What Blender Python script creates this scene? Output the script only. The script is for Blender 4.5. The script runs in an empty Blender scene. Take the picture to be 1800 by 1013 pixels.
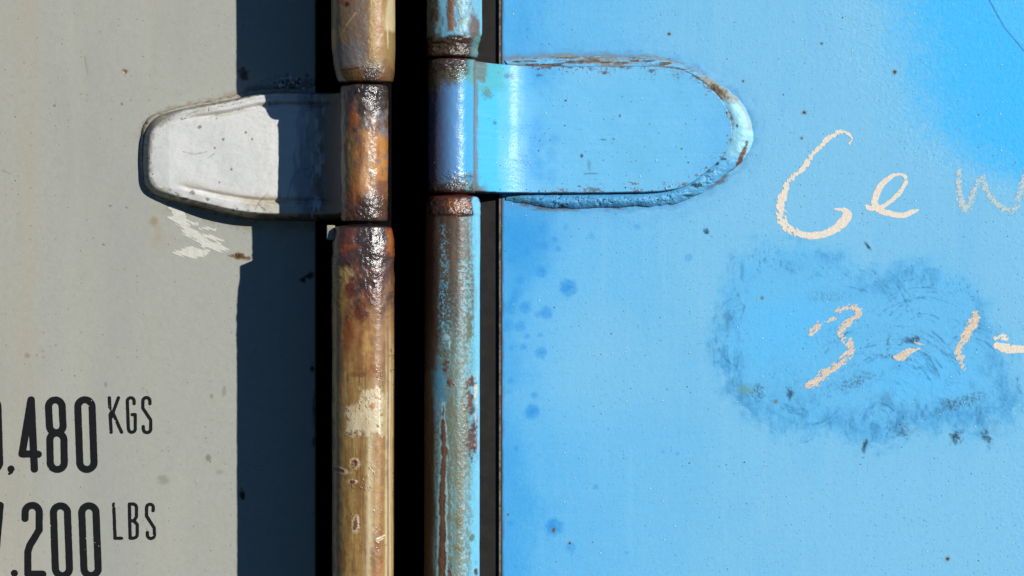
import bpy, math
import numpy as np

# ------------------------------------------------------------------ camera, sky, sun, exposure
S = 0.0004                 # metres per unit; one unit = one photograph pixel on the door plane (0.4 mm)
CX, CY = 900.0, 506.5      # optical axis
D = 6000.0                 # camera distance in units (2.4 m)
C = bpy.context.scene.collection
scene = bpy.context.scene
cam_d = bpy.data.cameras.new('camera'); cam = bpy.data.objects.new('camera', cam_d); C.objects.link(cam)
cam.location = (0, -D * S, 0); cam.rotation_euler = (math.pi / 2, 0, 0)
cam_d.sensor_width = 36.0; cam_d.lens = 36.0 * D / 1800.0
cam_d.clip_start = 0.05; cam_d.clip_end = 200
scene.camera = cam

SUN_A, SUN_B = 1.0, 0.42  # sun shifts shadows left / down per unit of depth
L = np.array([SUN_A, -1.0, SUN_B]); L /= np.linalg.norm(L)
elev = math.asin(L[2]); az = math.atan2(L[0], L[1])     # azimuth clockwise from +Y
world = bpy.data.worlds.new('World'); scene.world = world; world.use_nodes = True
wn = world.node_tree.nodes; wl = world.node_tree.links
bg = wn['Background'] if 'Background' in wn else wn.new('ShaderNodeBackground')
sky = wn.new('ShaderNodeTexSky'); sky.sky_type = 'NISHITA'; sky.sun_disc = False
sky.sun_elevation = elev; sky.sun_rotation = az
sky.air_density = 1.0; sky.dust_density = 0.0; sky.ozone_density = 10.0
wl.new(sky.outputs[0], bg.inputs[0]); bg.inputs[1].default_value = 0.062
sun_d = bpy.data.lights.new('sun', 'SUN'); sun_d.energy = 5.0; sun_d.angle = math.radians(0.5); sun_d.color = (1.0, 0.97, 0.92)
sun = bpy.data.objects.new('sun', sun_d); C.objects.link(sun)
from mathutils import Vector
sun.rotation_euler = Vector((-L[0], -L[1], -L[2])).to_track_quat('-Z', 'Y').to_euler()
scene.view_settings.view_transform = 'Standard'; scene.view_settings.look = 'None'
scene.view_settings.gamma = 1.0; scene.view_settings.use_curve_mapping = False
scene.view_settings.exposure = 0.08

# ------------------------------------------------------------------ small maths
K = np.array([1.17, 1.166, 1.18])       # how much light a sunlit door-facing surface returns per unit of albedo
def alb(r, g, b, k=1.0):
    """albedo of a paint that reads as this sRGB colour on the sunlit door plane"""
    c = np.array([r, g, b], float) / 255
    lin = np.where(c <= 0.04045, c / 12.92, ((c + 0.055) / 1.055) ** 2.4)
    return np.clip(lin / K * k, 0.002, 0.93)

def vnoise(x, y, seed):
    rng = np.random.RandomState(seed); T = rng.rand(256, 256).astype(np.float32)
    xi = np.floor(x).astype(np.int64); yi = np.floor(y).astype(np.int64)
    fx = x - xi; fy = y - yi
    fx = fx * fx * fx * (fx * (fx * 6 - 15) + 10); fy = fy * fy * fy * (fy * (fy * 6 - 15) + 10)
    x0 = xi & 255; x1 = (xi + 1) & 255; y0 = yi & 255; y1 = (yi + 1) & 255
    a = T[x0, y0]; b = T[x1, y0]; c = T[x0, y1]; d = T[x1, y1]
    return ((a * (1 - fx) + b * fx) * (1 - fy) + (c * (1 - fx) + d * fx) * fy) * 2 - 1

def fbm(x, y, sx, sy=None, seed=0, octv=4):
    sy = sy or sx
    o = 0; amp = 1; tot = 0
    for i in range(octv):
        o = o + amp * vnoise(x / sx * 2 ** i + 17.3 * i, y / sy * 2 ** i + 9.1 * i, seed * 13 + i + 1)
        tot += amp; amp *= 0.55
    return o / tot * 1.5

def ss(e0, e1, v):
    t = np.clip((v - e0) / (e1 - e0), 0, 1); return t * t * (3 - 2 * t)

def seg_dist(X, Y, pts):
    """distance to a polyline and the interpolated third column (width)"""
    best = np.full(X.shape, 1e9); wid = np.zeros(X.shape); par = np.zeros(X.shape); acc = 0.0
    for p, q in zip(pts[:-1], pts[1:]):
        dx, dy = q[0] - p[0], q[1] - p[1]; l2 = dx * dx + dy * dy + 1e-9
        t = np.clip(((X - p[0]) * dx + (Y - p[1]) * dy) / l2, 0, 1)
        d = np.hypot(X - p[0] - t * dx, Y - p[1] - t * dy)
        w = (p[2] if len(p) > 2 else 1) * (1 - t) + (q[2] if len(q) > 2 else 1) * t
        m = (d - w) < (best - wid)
        best = np.where(m, d, best); wid = np.where(m, w, wid); par = np.where(m, acc + t * math.sqrt(l2), par)
        acc += math.sqrt(l2)
    return best, wid, par

def catmull(pts, n):
    P = np.array(pts, float); P = np.vstack([2 * P[0] - P[1], P, 2 * P[-1] - P[-2]])
    out = []
    for i in range(1, len(P) - 2):
        t = np.linspace(0, 1, n, endpoint=False)[:, None]
        a, b, c, d = P[i - 1], P[i], P[i + 1], P[i + 2]
        out.append(0.5 * (2 * b + (c - a) * t + (2 * a - 5 * b + 4 * c - d) * t ** 2 + (-a + 3 * b - 3 * c + d) * t ** 3))
    out.append(P[-2][None]); return np.vstack(out)

def resample(P, n):
    d = np.r_[0, np.cumsum(np.hypot(*(np.diff(P[:, :2], axis=0).T)))]
    u = np.linspace(0, d[-1], n)
    return np.stack([np.interp(u, d, P[:, k]) for k in range(P.shape[1])], 1)

def world_pts(X, Y, H, f=1.0):
    """unit coordinates (x right, y down, h towards the viewer) -> metres; f is one constant for a whole part"""
    return np.stack([(X - CX) * f * S, -H * S, -(Y - CY) * f * S], -1)

def fac(h):
    return 1 - h / D

# ------------------------------------------------------------------ painter: albedo + surface attributes on vertices
class Paint:
    def __init__(s, X, Y, col, rough=0.5, bump=0.3, grain=0.3):
        s.X, s.Y = X, Y
        s.c = np.empty(X.shape + (3,)); s.c[:] = col
        s.r = np.full(X.shape, float(rough)); s.b = np.full(X.shape, float(bump)); s.g = np.full(X.shape, float(grain))
    def n(s, sx, sy=None, seed=0, o=4): return fbm(s.X, s.Y, sx, sy, seed, o)
    def mix(s, m, col=None, rough=None, bump=None, grain=None):
        m = np.clip(m, 0, 1)
        if col is not None: s.c += (np.asarray(col) - s.c) * m[..., None]
        if rough is not None: s.r += (rough - s.r) * m
        if bump is not None: s.b += (bump - s.b) * m
        if grain is not None: s.g += (grain - s.g) * m
    def blob(s, cx, cy, rx, ry, soft=0.3, warp=0.3, sc=20, seed=1, rot=0):
        ca, sa = math.cos(rot), math.sin(rot)
        dx, dy = s.X - cx, s.Y - cy
        u = (dx * ca + dy * sa) / rx; v = (-dx * sa + dy * ca) / ry
        d = np.hypot(u, v)
        m = np.zeros(s.X.shape); near = d < 1 + warp * 2.5 + soft
        if near.any():
            nn = fbm(s.X[near], s.Y[near], sc, sc, seed, 4)
            m[near] = 1 - ss(1 - soft, 1 + soft, d[near] + nn * warp)
        return m
    def rect(s, x0, x1, y0, y1, soft=4, warp=6, sc=20, sy=None, seed=1):
        nn = s.n(sc, sy, seed) * warp; n2 = s.n(sc, sy, seed + 50) * warp
        X = s.X + nn; Y = s.Y + n2
        return ss(x0 - soft, x0 + soft, X) * (1 - ss(x1 - soft, x1 + soft, X)) * ss(y0 - soft, y0 + soft, Y) * (1 - ss(y1 - soft, y1 + soft, Y))
    def stroke(s, pts, soft=1.5, warp=1.0, sc=6, seed=1):
        P = np.array([p if len(p) > 2 else (*p, 2) for p in pts], float)
        x0, x1 = P[:, 0].min() - 40, P[:, 0].max() + 40; y0, y1 = P[:, 1].min() - 40, P[:, 1].max() + 40
        near = (s.X > x0) & (s.X < x1) & (s.Y > y0) & (s.Y < y1)
        m = np.zeros(s.X.shape)
        if near.any():
            x, y = s.X[near], s.Y[near]
            d, w, _ = seg_dist(x, y, P)
            m[near] = 1 - ss(-soft, soft, d - w + fbm(x, y, sc, sc, seed, 3) * warp)
        return m

# ------------------------------------------------------------------ mesh helpers
def link(name, me, mat, parent):
    o = bpy.data.objects.new(name, me); C.objects.link(o)
    if mat: me.materials.append(mat)
    if parent: o.parent = parent
    return o

def mesh_from(name, V, F, mat, parent=None, paint=None, smooth=True):
    me = bpy.data.meshes.new(name)
    V = np.asarray(V, np.float32).reshape(-1, 3)
    me.vertices.add(len(V)); me.vertices.foreach_set('co', V.ravel())
    if isinstance(F, np.ndarray):
        k = F.shape[1]; tot = F.size
        me.loops.add(tot); me.loops.foreach_set('vertex_index', F.ravel().astype(np.int32))
        me.polygons.add(len(F)); me.polygons.foreach_set('loop_start', np.arange(0, tot, k, dtype=np.int32))
    else:
        flat = [i for f in F for i in f]; st = np.cumsum([0] + [len(f) for f in F])[:-1]
        me.loops.add(len(flat)); me.loops.foreach_set('vertex_index', np.array(flat, np.int32))
        me.polygons.add(len(F)); me.polygons.foreach_set('loop_start', np.array(st, np.int32))
    me.update(calc_edges=True); me.validate()
    me.polygons.foreach_set('use_smooth', np.full(len(me.polygons), smooth))
    if paint is not None:
        n = len(V)
        a = me.attributes.new('paint', 'FLOAT_COLOR', 'POINT')
        a.data.foreach_set('color', np.c_[paint.c.reshape(-1, 3), np.ones(n)].astype(np.float32).ravel())
        a = me.attributes.new('surf', 'FLOAT_COLOR', 'POINT')
        a.data.foreach_set('color', np.stack([paint.r.ravel(), paint.b.ravel(), paint.g.ravel(), np.ones(n)], 1).astype(np.float32).ravel())
    return link(name, me, mat, parent)

def grid_faces(nr, nc, wrap=False, flip=False):
    i = np.arange(nr - 1)[:, None]; j = np.arange(nc if wrap else nc - 1)[None]
    a = i * nc + j; b = i * nc + (j + 1) % nc; c = (i + 1) * nc + (j + 1) % nc; d = (i + 1) * nc + j
    F = np.stack([a, d, c, b] if not flip else [a, b, c, d], -1).reshape(-1, 4)
    return F

def box(name, x0, x1, y0, y1, h0, h1, mat, parent=None, f=1.0, bevel=0):
    V = []
    for h in (h0, h1):
        for (x, y) in ((x0, y0), (x1, y0), (x1, y1), (x0, y1)):
            V.append(((x - CX) * f * S, -h * S, -(y - CY) * f * S))
    F = [(0, 1, 2, 3), (7, 6, 5, 4), (0, 4, 5, 1), (1, 5, 6, 2), (2, 6, 7, 3), (3, 7, 4, 0)]
    o = mesh_from(name, V, F, mat, parent, smooth=False)
    if bevel:
        m = o.modifiers.new('bevel', 'BEVEL'); m.width = bevel * S; m.segments = 3
    return o

def field_mesh(name, x0, x1, y0, y1, step, func, h, mat, parent, label=None):
    """thin coat of paint (or bare patch) where func(X, Y) > 0, its edge traced by marching squares"""
    xs = np.arange(x0, x1 + step, step); ys = np.arange(y0, y1 + step, step)
    X, Y = np.meshgrid(xs, ys); Fv = func(X, Y)
    V = []; idx = {}; faces = []
    ny, nx = Fv.shape
    def vert(key, x, y):
        if key not in idx: idx[key] = len(V); V.append((x, y))
        return idx[key]
    pos = Fv > 0
    cells = pos[:-1, :-1] | pos[1:, :-1] | pos[:-1, 1:] | pos[1:, 1:]
    for r, c in zip(*np.nonzero(cells)):
        cor = [(r, c), (r, c + 1), (r + 1, c + 1), (r + 1, c)]
        poly = []
        for k in range(4):
            a = cor[k]; b = cor[(k + 1) % 4]; fa = Fv[a]; fb = Fv[b]
            if fa > 0: poly.append(vert(a, xs[a[1]], ys[a[0]]))
            if (fa > 0) != (fb > 0):
                t = fa / (fa - fb); key = (min(a, b), max(a, b))
                poly.append(vert(key, xs[a[1]] + (xs[b[1]] - xs[a[1]]) * t, ys[a[0]] + (ys[b[0]] - ys[a[0]]) * t))
        if len(poly) >= 3: faces.append(tuple(reversed(poly)))
    V = np.array(V); Vw = world_pts(V[:, 0], V[:, 1], np.full(len(V), float(h)))
    o = mesh_from(name, Vw, faces, mat, parent, smooth=False)
    if label: o['label'] = label
    return o

def empty(name, label, cat, loc, group=None):
    o = bpy.data.objects.new(name, None); C.objects.link(o)
    o.empty_display_size = 0.05
    o['label'] = label; o['category'] = cat; o['kind'] = 'thing'
    if group: o['group'] = group
    return o

# ------------------------------------------------------------------ node materials
def nt_new(name):
    m = bpy.data.materials.new(name); m.use_nodes = True
    nt = m.node_tree; b = nt.nodes['Principled BSDF']
    return m, nt, b

class NB:
    def __init__(s, nt):
        s.nt = nt; s.N = nt.nodes; s.Lk = nt.links
        tc = s.N.new('ShaderNodeTexCoord'); mp = s.N.new('ShaderNodeVectorMath'); mp.operation = 'SCALE'
        mp.inputs[3].default_value = 1 / S; s.Lk.new(tc.outputs['Object'], mp.inputs[0]); s.co = mp.outputs[0]
    def stretch(s, sx, sy, sz):
        m = s.N.new('ShaderNodeVectorMath'); m.operation = 'MULTIPLY'; s.Lk.new(s.co, m.inputs[0]); m.inputs[1].default_value = (sx, sy, sz); return m.outputs[0]
    def noise(s, size, detail=4, rough=0.6, vec=None, dist=0.0):
        n = s.N.new('ShaderNodeTexNoise'); s.Lk.new(vec or s.co, n.inputs['Vector'])
        n.inputs['Scale'].default_value = 1 / size; n.inputs['Detail'].default_value = detail; n.inputs['Roughness'].default_value = rough
        n.inputs['Distortion'].default_value = dist
        return n.outputs['Fac']
    def vor(s, size, rnd=1.0):
        sp = s.N.new('ShaderNodeSeparateXYZ'); cb = s.N.new('ShaderNodeCombineXYZ'); s.Lk.new(s.co, sp.inputs[0])
        s.Lk.new(sp.outputs[0], cb.inputs[0]); s.Lk.new(sp.outputs[2], cb.inputs[1])
        n = s.N.new('ShaderNodeTexVoronoi'); n.voronoi_dimensions = '2D'; s.Lk.new(cb.outputs[0], n.inputs['Vector']); n.inputs['Scale'].default_value = 1 / size
        n.inputs['Randomness'].default_value = rnd
        return n.outputs['Distance'], n.outputs['Color']
    def m(s, op, a, b=None, c=None, clamp=False):
        n = s.N.new('ShaderNodeMath'); n.operation = op; n.use_clamp = clamp
        for i, v in enumerate((a, b, c)):
            if v is None: continue
            if isinstance(v, (int, float)): n.inputs[i].default_value = v
            else: s.Lk.new(v, n.inputs[i])
        return n.outputs[0]
    def ramp(s, v, lo, hi, a=0.0, b=1.0):
        n = s.N.new('ShaderNodeMapRange'); s.Lk.new(v, n.inputs[0]); n.interpolation_type = 'SMOOTHSTEP'
        n.inputs[1].default_value = lo; n.inputs[2].default_value = hi; n.inputs[3].default_value = a; n.inputs[4].default_value = b
        return n.outputs[0]
    def mixc(s, f, a, b, mode='MIX'):
        n = s.N.new('ShaderNodeMix'); n.data_type = 'RGBA'; n.blend_type = mode
        for i, v in ((0, f), (6, a), (7, b)):
            if isinstance(v, (int, float)): n.inputs[i].default_value = v
            elif isinstance(v, (tuple, list, np.ndarray)): n.inputs[i].default_value = (*[float(q) for q in v][:3], 1)
            else: s.Lk.new(v, n.inputs[i])
        return n.outputs[2]
    def attr(s, name):
        n = s.N.new('ShaderNodeAttribute'); n.attribute_name = name; return n
    def sep(s, c):
        n = s.N.new('ShaderNodeSeparateColor'); s.Lk.new(c, n.inputs[0]); return n.outputs
    def bump(s, h, dist, strength=1.0, normal=None):
        n = s.N.new('ShaderNodeBump'); s.Lk.new(h, n.inputs['Height']); n.inputs['Distance'].default_value = dist * S
        if isinstance(strength, (int, float)): n.inputs['Strength'].default_value = strength
        else: s.Lk.new(strength, n.inputs['Strength'])
        if normal is not None: s.Lk.new(normal, n.inputs['Normal'])
        return n.outputs[0]
    def val(s, v):
        n = s.N.new('ShaderNodeValue'); n.outputs[0].default_value = v; return n.outputs[0]

def painted(name, specks=(), grain_size=2.2, bump_size=5.0, bump_amp=1.2, fine_amp=0.25, spec=0.5, streak=0.0, grain_amp=1.0, coat=0.0):
    """material reading the vertex paint, with procedural grain, specks and pits on top.
    specks: (cell size, threshold radius, share of cells, colour)"""
    m, nt, b = nt_new(name); q = NB(nt)
    P = q.attr('paint').outputs['Color']; rr, bb, gg = q.sep(q.attr('surf').outputs['Color'])[:3]
    n1 = q.noise(grain_size, 3, 0.7); n2 = q.noise(grain_size * 6, 4, 0.6)
    g = q.m('ADD', q.m('MULTIPLY', q.m('SUBTRACT', n1, 0.5), 1.6 * grain_amp), q.m('MULTIPLY', q.m('SUBTRACT', n2, 0.5), 0.8 * grain_amp))
    if streak:
        st = q.noise(3.0, 4, 0.6, vec=q.stretch(1, 1, 0.05))
        g = q.m('ADD', g, q.m('MULTIPLY', q.m('SUBTRACT', st, 0.5), streak))
    g = q.m('ADD', q.m('MULTIPLY', g, gg), 1.0)
    col = q.mixc(1.0, P, q.mixc(0.0, (1, 1, 1), (1, 1, 1)), 'MULTIPLY')
    cm = q.N.new('ShaderNodeVectorMath'); cm.operation = 'SCALE'; q.Lk.new(col, cm.inputs[0]); q.Lk.new(g, cm.inputs[3]); col = cm.outputs[0]
    hsum = None
    for k, (cell, rad, share, c, hb) in enumerate(specks):
        d, rc = q.vor(cell); rs = q.sep(rc)
        wob = q.m('MULTIPLY', q.m('SUBTRACT', q.noise(1.6, 2), 0.5), rad * 0.8)
        size = q.m('MULTIPLY', rs[1], rad)
        on = q.m('LESS_THAN', rs[0], share)
        msk = q.m('MULTIPLY', q.ramp(q.m('SUBTRACT', q.m('ADD', d, wob), size), 0.0, -0.03), on)
        col = q.mixc(msk, col, c)
        if hb:
            t = q.m('MULTIPLY', msk, hb); hsum = t if hsum is None else q.m('ADD', hsum, t)
    q.Lk.new(col, b.inputs['Base Color'])
    q.Lk.new(q.m('ADD', rr, q.m('MULTIPLY', q.m('SUBTRACT', n2, 0.5), 0.15), clamp=True), b.inputs['Roughness'])
    q.Lk.new(q.ramp(rr, 0.12, 0.34, min(1.0, spec + 0.5), spec), b.inputs['Specular IOR Level'])
    b.inputs['Coat Weight'].default_value = coat
    h = q.m('MULTIPLY', q.noise(bump_size, 5, 0.65), bb)
    nrm = q.bump(h, bump_amp * 4, 1.0)
    if hsum is not None: nrm = q.bump(hsum, 1.0, 1.0, nrm)
    nrm = q.bump(n1, fine_amp * 2, 1.0, nrm)
    q.Lk.new(nrm, b.inputs['Normal'])
    return m

def plain(name, col, rough=0.6, var=0.25, size=20, bump=0.5, bsize=3, spec=0.4, col2=None, specks=None):
    m, nt, b = nt_new(name); q = NB(nt)
    n = q.noise(size, 5, 0.65); f = q.ramp(n, 0.35, 0.65)
    c2 = col2 if col2 is not None else np.asarray(col) * (1 - var)
    q.Lk.new(q.mixc(f, col, c2), b.inputs['Base Color'])
    if specks is not None:
        base = b.inputs['Base Color'].links[0].from_socket
        q.Lk.new(q.mixc(q.ramp(q.noise(3.2, 3, 0.7), 0.60, 0.70), base, specks), b.inputs['Base Color'])
    b.inputs['Roughness'].default_value = rough; b.inputs['Specular IOR Level'].default_value = spec
    q.Lk.new(q.bump(q.noise(bsize, 4, 0.6), bump), b.inputs['Normal'])
    return m

RUST_DOT = alb(60, 42, 30); WHITE_DOT = alb(190, 235, 250)
M = {}
M['blue_door'] = painted('faded_blue_paint', [(6.5, 0.20, 0.20, alb(98, 158, 196), 0), (13, 0.11, 0.12, alb(88, 122, 144), 0), (34, 0.055, 0.20, alb(74, 58, 50), 0), (22, 0.085, 0.22, alb(170, 232, 252), 1.2), (80, 0.03, 0.3, alb(70, 40, 28), 0)],
    grain_size=2.0, bump_size=7, bump_amp=0.18, fine_amp=0.10, spec=0.35, grain_amp=0.9)
M['grey_door'] = painted('weathered_grey_paint', [(38, 0.05, 0.12, alb(112, 104, 86), 0), (11, 0.16, 0.16, alb(146, 143, 130), 0), (90, 0.02, 0.3, alb(100, 75, 45), 0)],
    grain_size=2.2, bump_size=9, bump_amp=0.12, fine_amp=0.13, spec=0.3, grain_amp=0.8)
M['white_hinge'] = painted('chalky_white_paint', [(40, 0.05, 0.3, alb(120, 105, 90), 0)], grain_size=2.5, bump_size=8, bump_amp=0.2, fine_amp=0.14, spec=0.35)
M['blue_hinge'] = painted('blue_hinge_paint', [(8, 0.17, 0.2, alb(92, 130, 152), 0), (22, 0.08, 0.25, alb(70, 54, 50), 0), (28, 0.07, 0.25, alb(170, 232, 252), 1.0)],
    grain_size=2.0, bump_size=8, bump_amp=0.25, fine_amp=0.09, spec=0.5, grain_amp=0.8)
M['rust_pipe'] = painted('rusty_steel', [], grain_size=2.4, bump_size=7, bump_amp=0.32, fine_amp=0.07, spec=0.6, streak=0.5, grain_amp=1.0)
M['blue_pipe'] = painted('corroded_blue_steel', [(20, 0.09, 0.15, alb(160, 215, 230), 1.0)], grain_size=2.2, bump_size=6, bump_amp=0.22, fine_amp=0.08, spec=0.5, streak=0.5, grain_amp=1.2)
M['bead'] = painted('painted_weld', [], grain_size=2.5, bump_size=7, bump_amp=0.35, fine_amp=0.15, spec=0.45)
M['letter'] = plain('black_lettering', alb(24, 25, 27), 0.7, 0.2, 12, 0.3, 3, spec=0.15)
M['primer'] = plain('bare_primer', alb(242, 233, 219), 0.8, 0, 5, 0.8, 3, col2=alb(232, 218, 198), specks=alb(190, 178, 160))
M['primer_brown'] = plain('stained_primer', alb(234, 222, 206), 0.8, 0, 4, 0.9, 3, col2=alb(212, 188, 162), specks=alb(140, 112, 88))
M['primer_faint'] = plain('worn_through_paint', alb(206, 214, 206), 0.8, 0, 4, 0.6, 3, col2=alb(172, 200, 210))
M['scrape'] = plain('pale_scrape', alb(218, 216, 204), 0.7, 0, 8, 0.5, 3, col2=alb(204, 202, 190))
M['gasket'] = plain('black_rubber', (0.021, 0.0185, 0.017), 0.75, 0.3, 25, 0.4, 4, spec=0.2)
M['dark_steel'] = plain('dark_painted_steel', (0.02, 0.022, 0.024), 0.7, 0.4, 40, 0.6, 6, spec=0.15)
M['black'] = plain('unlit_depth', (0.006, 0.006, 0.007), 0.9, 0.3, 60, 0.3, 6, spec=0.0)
M['grey_steel'] = plain('grey_painted_steel', alb(170, 165, 148), 0.6, 0.2, 10, 0.8, 4)
M['chip'] = plain('pale_paint_flake', alb(240, 246, 238), 0.6, 0.2, 10, 0.8, 4)
M['rim'] = plain('worn_door_edge', alb(128, 118, 110), 0.6, 0.5, 14, 0.8, 4, col2=alb(78, 62, 52))

# ------------------------------------------------------------------ setting behind the gap
def tagk(o, kind): o['kind'] = kind; return o
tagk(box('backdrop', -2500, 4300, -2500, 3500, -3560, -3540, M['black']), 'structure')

# ------------------------------------------------------------------ door panels
def axis(lo, hi, a, b, step):
    """coordinates with fine steps inside the view and coarse steps beyond it"""
    out = list(np.arange(a, b + step * 0.5, step))
    pre = np.linspace(lo, a, 12)[:-1] if lo < a else []
    post = np.linspace(b, hi, 12)[1:] if hi > b else []
    out[-1] = b
    return np.array(list(pre) + out + list(post))

def door_panel(parent, xs, ys, paint_fn, mat, edge, edge_h):
    X, Y = np.meshgrid(xs, ys); P = paint_fn(X, Y)
    H = np.zeros(X.shape)
    # rolled free edge: the last columns curl back over a 5-unit radius, then run back into the door's depth
    sgn = 1 if edge > X.mean() else -1
    R = 3.0
    ex = np.array([0.38, 0.71, 0.92, 1.0, 1.0, 1.0]) * R; eh = -np.array([0.076, 0.29, 0.62, 1.0, edge_h * .4 / R, edge_h / R]) * R
    eX = np.repeat((edge - sgn * R + sgn * ex)[None], len(ys), 0); eY = np.repeat(ys[:, None], 6, 1); eH = np.repeat(eh[None], len(ys), 0)
    PE = paint_fn(np.full_like(eX, edge), eY)
    if sgn > 0:
        X2 = np.hstack([X, eX]); Y2 = np.hstack([Y, eY]); H2 = np.hstack([H, eH]); cat = lambda a, b: np.concatenate([a, b], 1)
    else:
        X2 = np.hstack([eX[:, ::-1], X]); Y2 = np.hstack([eY, Y]); H2 = np.hstack([eH[:, ::-1], H]); cat = lambda a, b: np.concatenate([b[:, ::-1], a], 1)
    P.c = cat(P.c, PE.c); P.r = cat(P.r, PE.r); P.b = cat(P.b, PE.b); P.g = cat(P.g, PE.g)
    return mesh_from('door_panel', world_pts(X2, Y2, H2), grid_faces(*X2.shape), mat, parent, P)

def paint_grey(X, Y):
    P = Paint(X, Y, alb(170, 171, 161), 0.62, 0.7, 0.17)
    P.mix(ss(.1, .6, P.n(5, 5, 90)) * .18, alb(184, 184, 176)); P.mix(ss(.1, .7, P.n(8, 8, 91)) * .2, alb(156, 155, 142))
    n = P.n(160, 400, 3); P.mix(ss(0.0, 0.9, n) * 0.6, alb(162, 164, 157))
    P.mix(ss(0.1, 0.9, P.n(60, 500, 8)) * 0.35, alb(180, 178, 165))
    # long yellowish run-down stains
    for x, w, a, s in ((38, 18, .26, 1), (58, 10, .16, 2), (8, 8, .22, 5), (275, 10, .12, 6), (150, 16, .08, 7)):
        xx = X + P.n(40, 160, 20 + s) * 9
        P.mix(np.exp(-((xx - x) / w) ** 2) * a * (0.6 + 0.4 * P.n(30, 200, 30 + s)), alb(178, 158, 122))
    P.mix(P.blob(278, 418, 9, 16, .9, .6, 10, 4) * .25, alb(160, 130, 85))
    P.mix(P.blob(270, 388, 6, 8, .5, .4, 8, 4) * .5, alb(150, 115, 65))
    # grime collected round the hinge
    d, _, _ = seg_dist(X, Y, [(470, 158), (440, 164), (300, 194), (262, 212), (246, 240)])
    P.mix((1 - ss(0, 12, d + P.n(9, 9, 41) * 5)) * .55, alb(130, 112, 88))
    d, _, _ = seg_dist(X, Y, [(540, 150), (480, 158), (440, 163)])
    P.mix((1 - ss(0, 16, d + P.n(12, 12, 42) * 10)) * .6, alb(110, 98, 90))
    d, _, _ = seg_dist(X, Y, [(300, 360), (420, 392), (560, 400)])
    P.mix((1 - ss(0, 18, d + P.n(12, 12, 43) * 10)) * .45, alb(135, 122, 98))
    # rust marks
    P.mix(P.blob(220, 126, 4.5, 4, .5, .5, 5, 5), alb(120, 80, 45)); P.mix(P.blob(217, 128, 2, 2, .4, .3, 3, 5), alb(215, 200, 180))
    P.mix(P.blob(428, 130, 8, 9, .5, .7, 7, 6) * .9, alb(70, 55, 35))
    P.mix(P.blob(424, 452, 15, 4, .5, .7, 6, 7, .12), alb(105, 72, 35))
    P.mix(P.blob(418, 449, 6, 4, .5, .7, 5, 7), alb(80, 50, 20))
    P.mix(P.blob(545, 485, 7, 6, .5, .6, 6, 8), alb(60, 50, 38)); P.mix(P.blob(533, 492, 5, 4, .5, .6, 6, 9), alb(60, 50, 38))
    P.mix(P.blob(427, 870, 5, 9, .5, .6, 6, 9, -.2), alb(60, 50, 35)); P.mix(P.blob(549, 648, 3, 7, .5, .6, 6, 9), alb(70, 65, 40))
    P.mix(P.blob(552, 720, 3, 22, .5, .6, 8, 10) * .8, alb(60, 52, 38)); P.mix(P.blob(552, 780, 3, 12, .5, .6, 8, 10) * .8, alb(60, 52, 38))
    for x, y, rx, ry, a in ((286, 843, 9, 9, .35), (386, 830, 6, 5, .3), (366, 805, 4, 6, .6), (394, 688, 4, 8, .35), (372, 697, 3, 4, .5), (48, 625, 5, 4, .4), (182, 430, 3, 2, .8), (194, 362, 3, 2, .6), (222, 365, 2, 2, .6), (186, 676, 2, 4, .5), (214, 183, 2, 2, .8), (96, 186, 2, 2, .7)):
        P.mix(P.blob(x, y, rx, ry, .4, .4, 5, 11) * a, alb(105, 98, 80))
    for a, b in (((149, 100), (155, 134)), ((258, 686), (262, 700)), ((342, 845), (347, 852)), ((4, 300), (20, 306))):
        P.mix(P.stroke([(*a, .7), (*b, .5)], 1.2, .3) * .7, alb(115, 110, 95))
    # crazed flaking paint beside the upper hinge edge
    k = P.blob(510, 145, 42, 16, .4, .5, 10, 12); P.mix(k * ss(.15, .5, np.abs(P.n(7, 7, 13))) , alb(70, 75, 80), bump=2.5); P.mix(k * ss(.3, .7, P.n(6, 6, 14)), alb(215, 215, 210))
    return P

def blue_base(P, X, Y):
    pass

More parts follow.
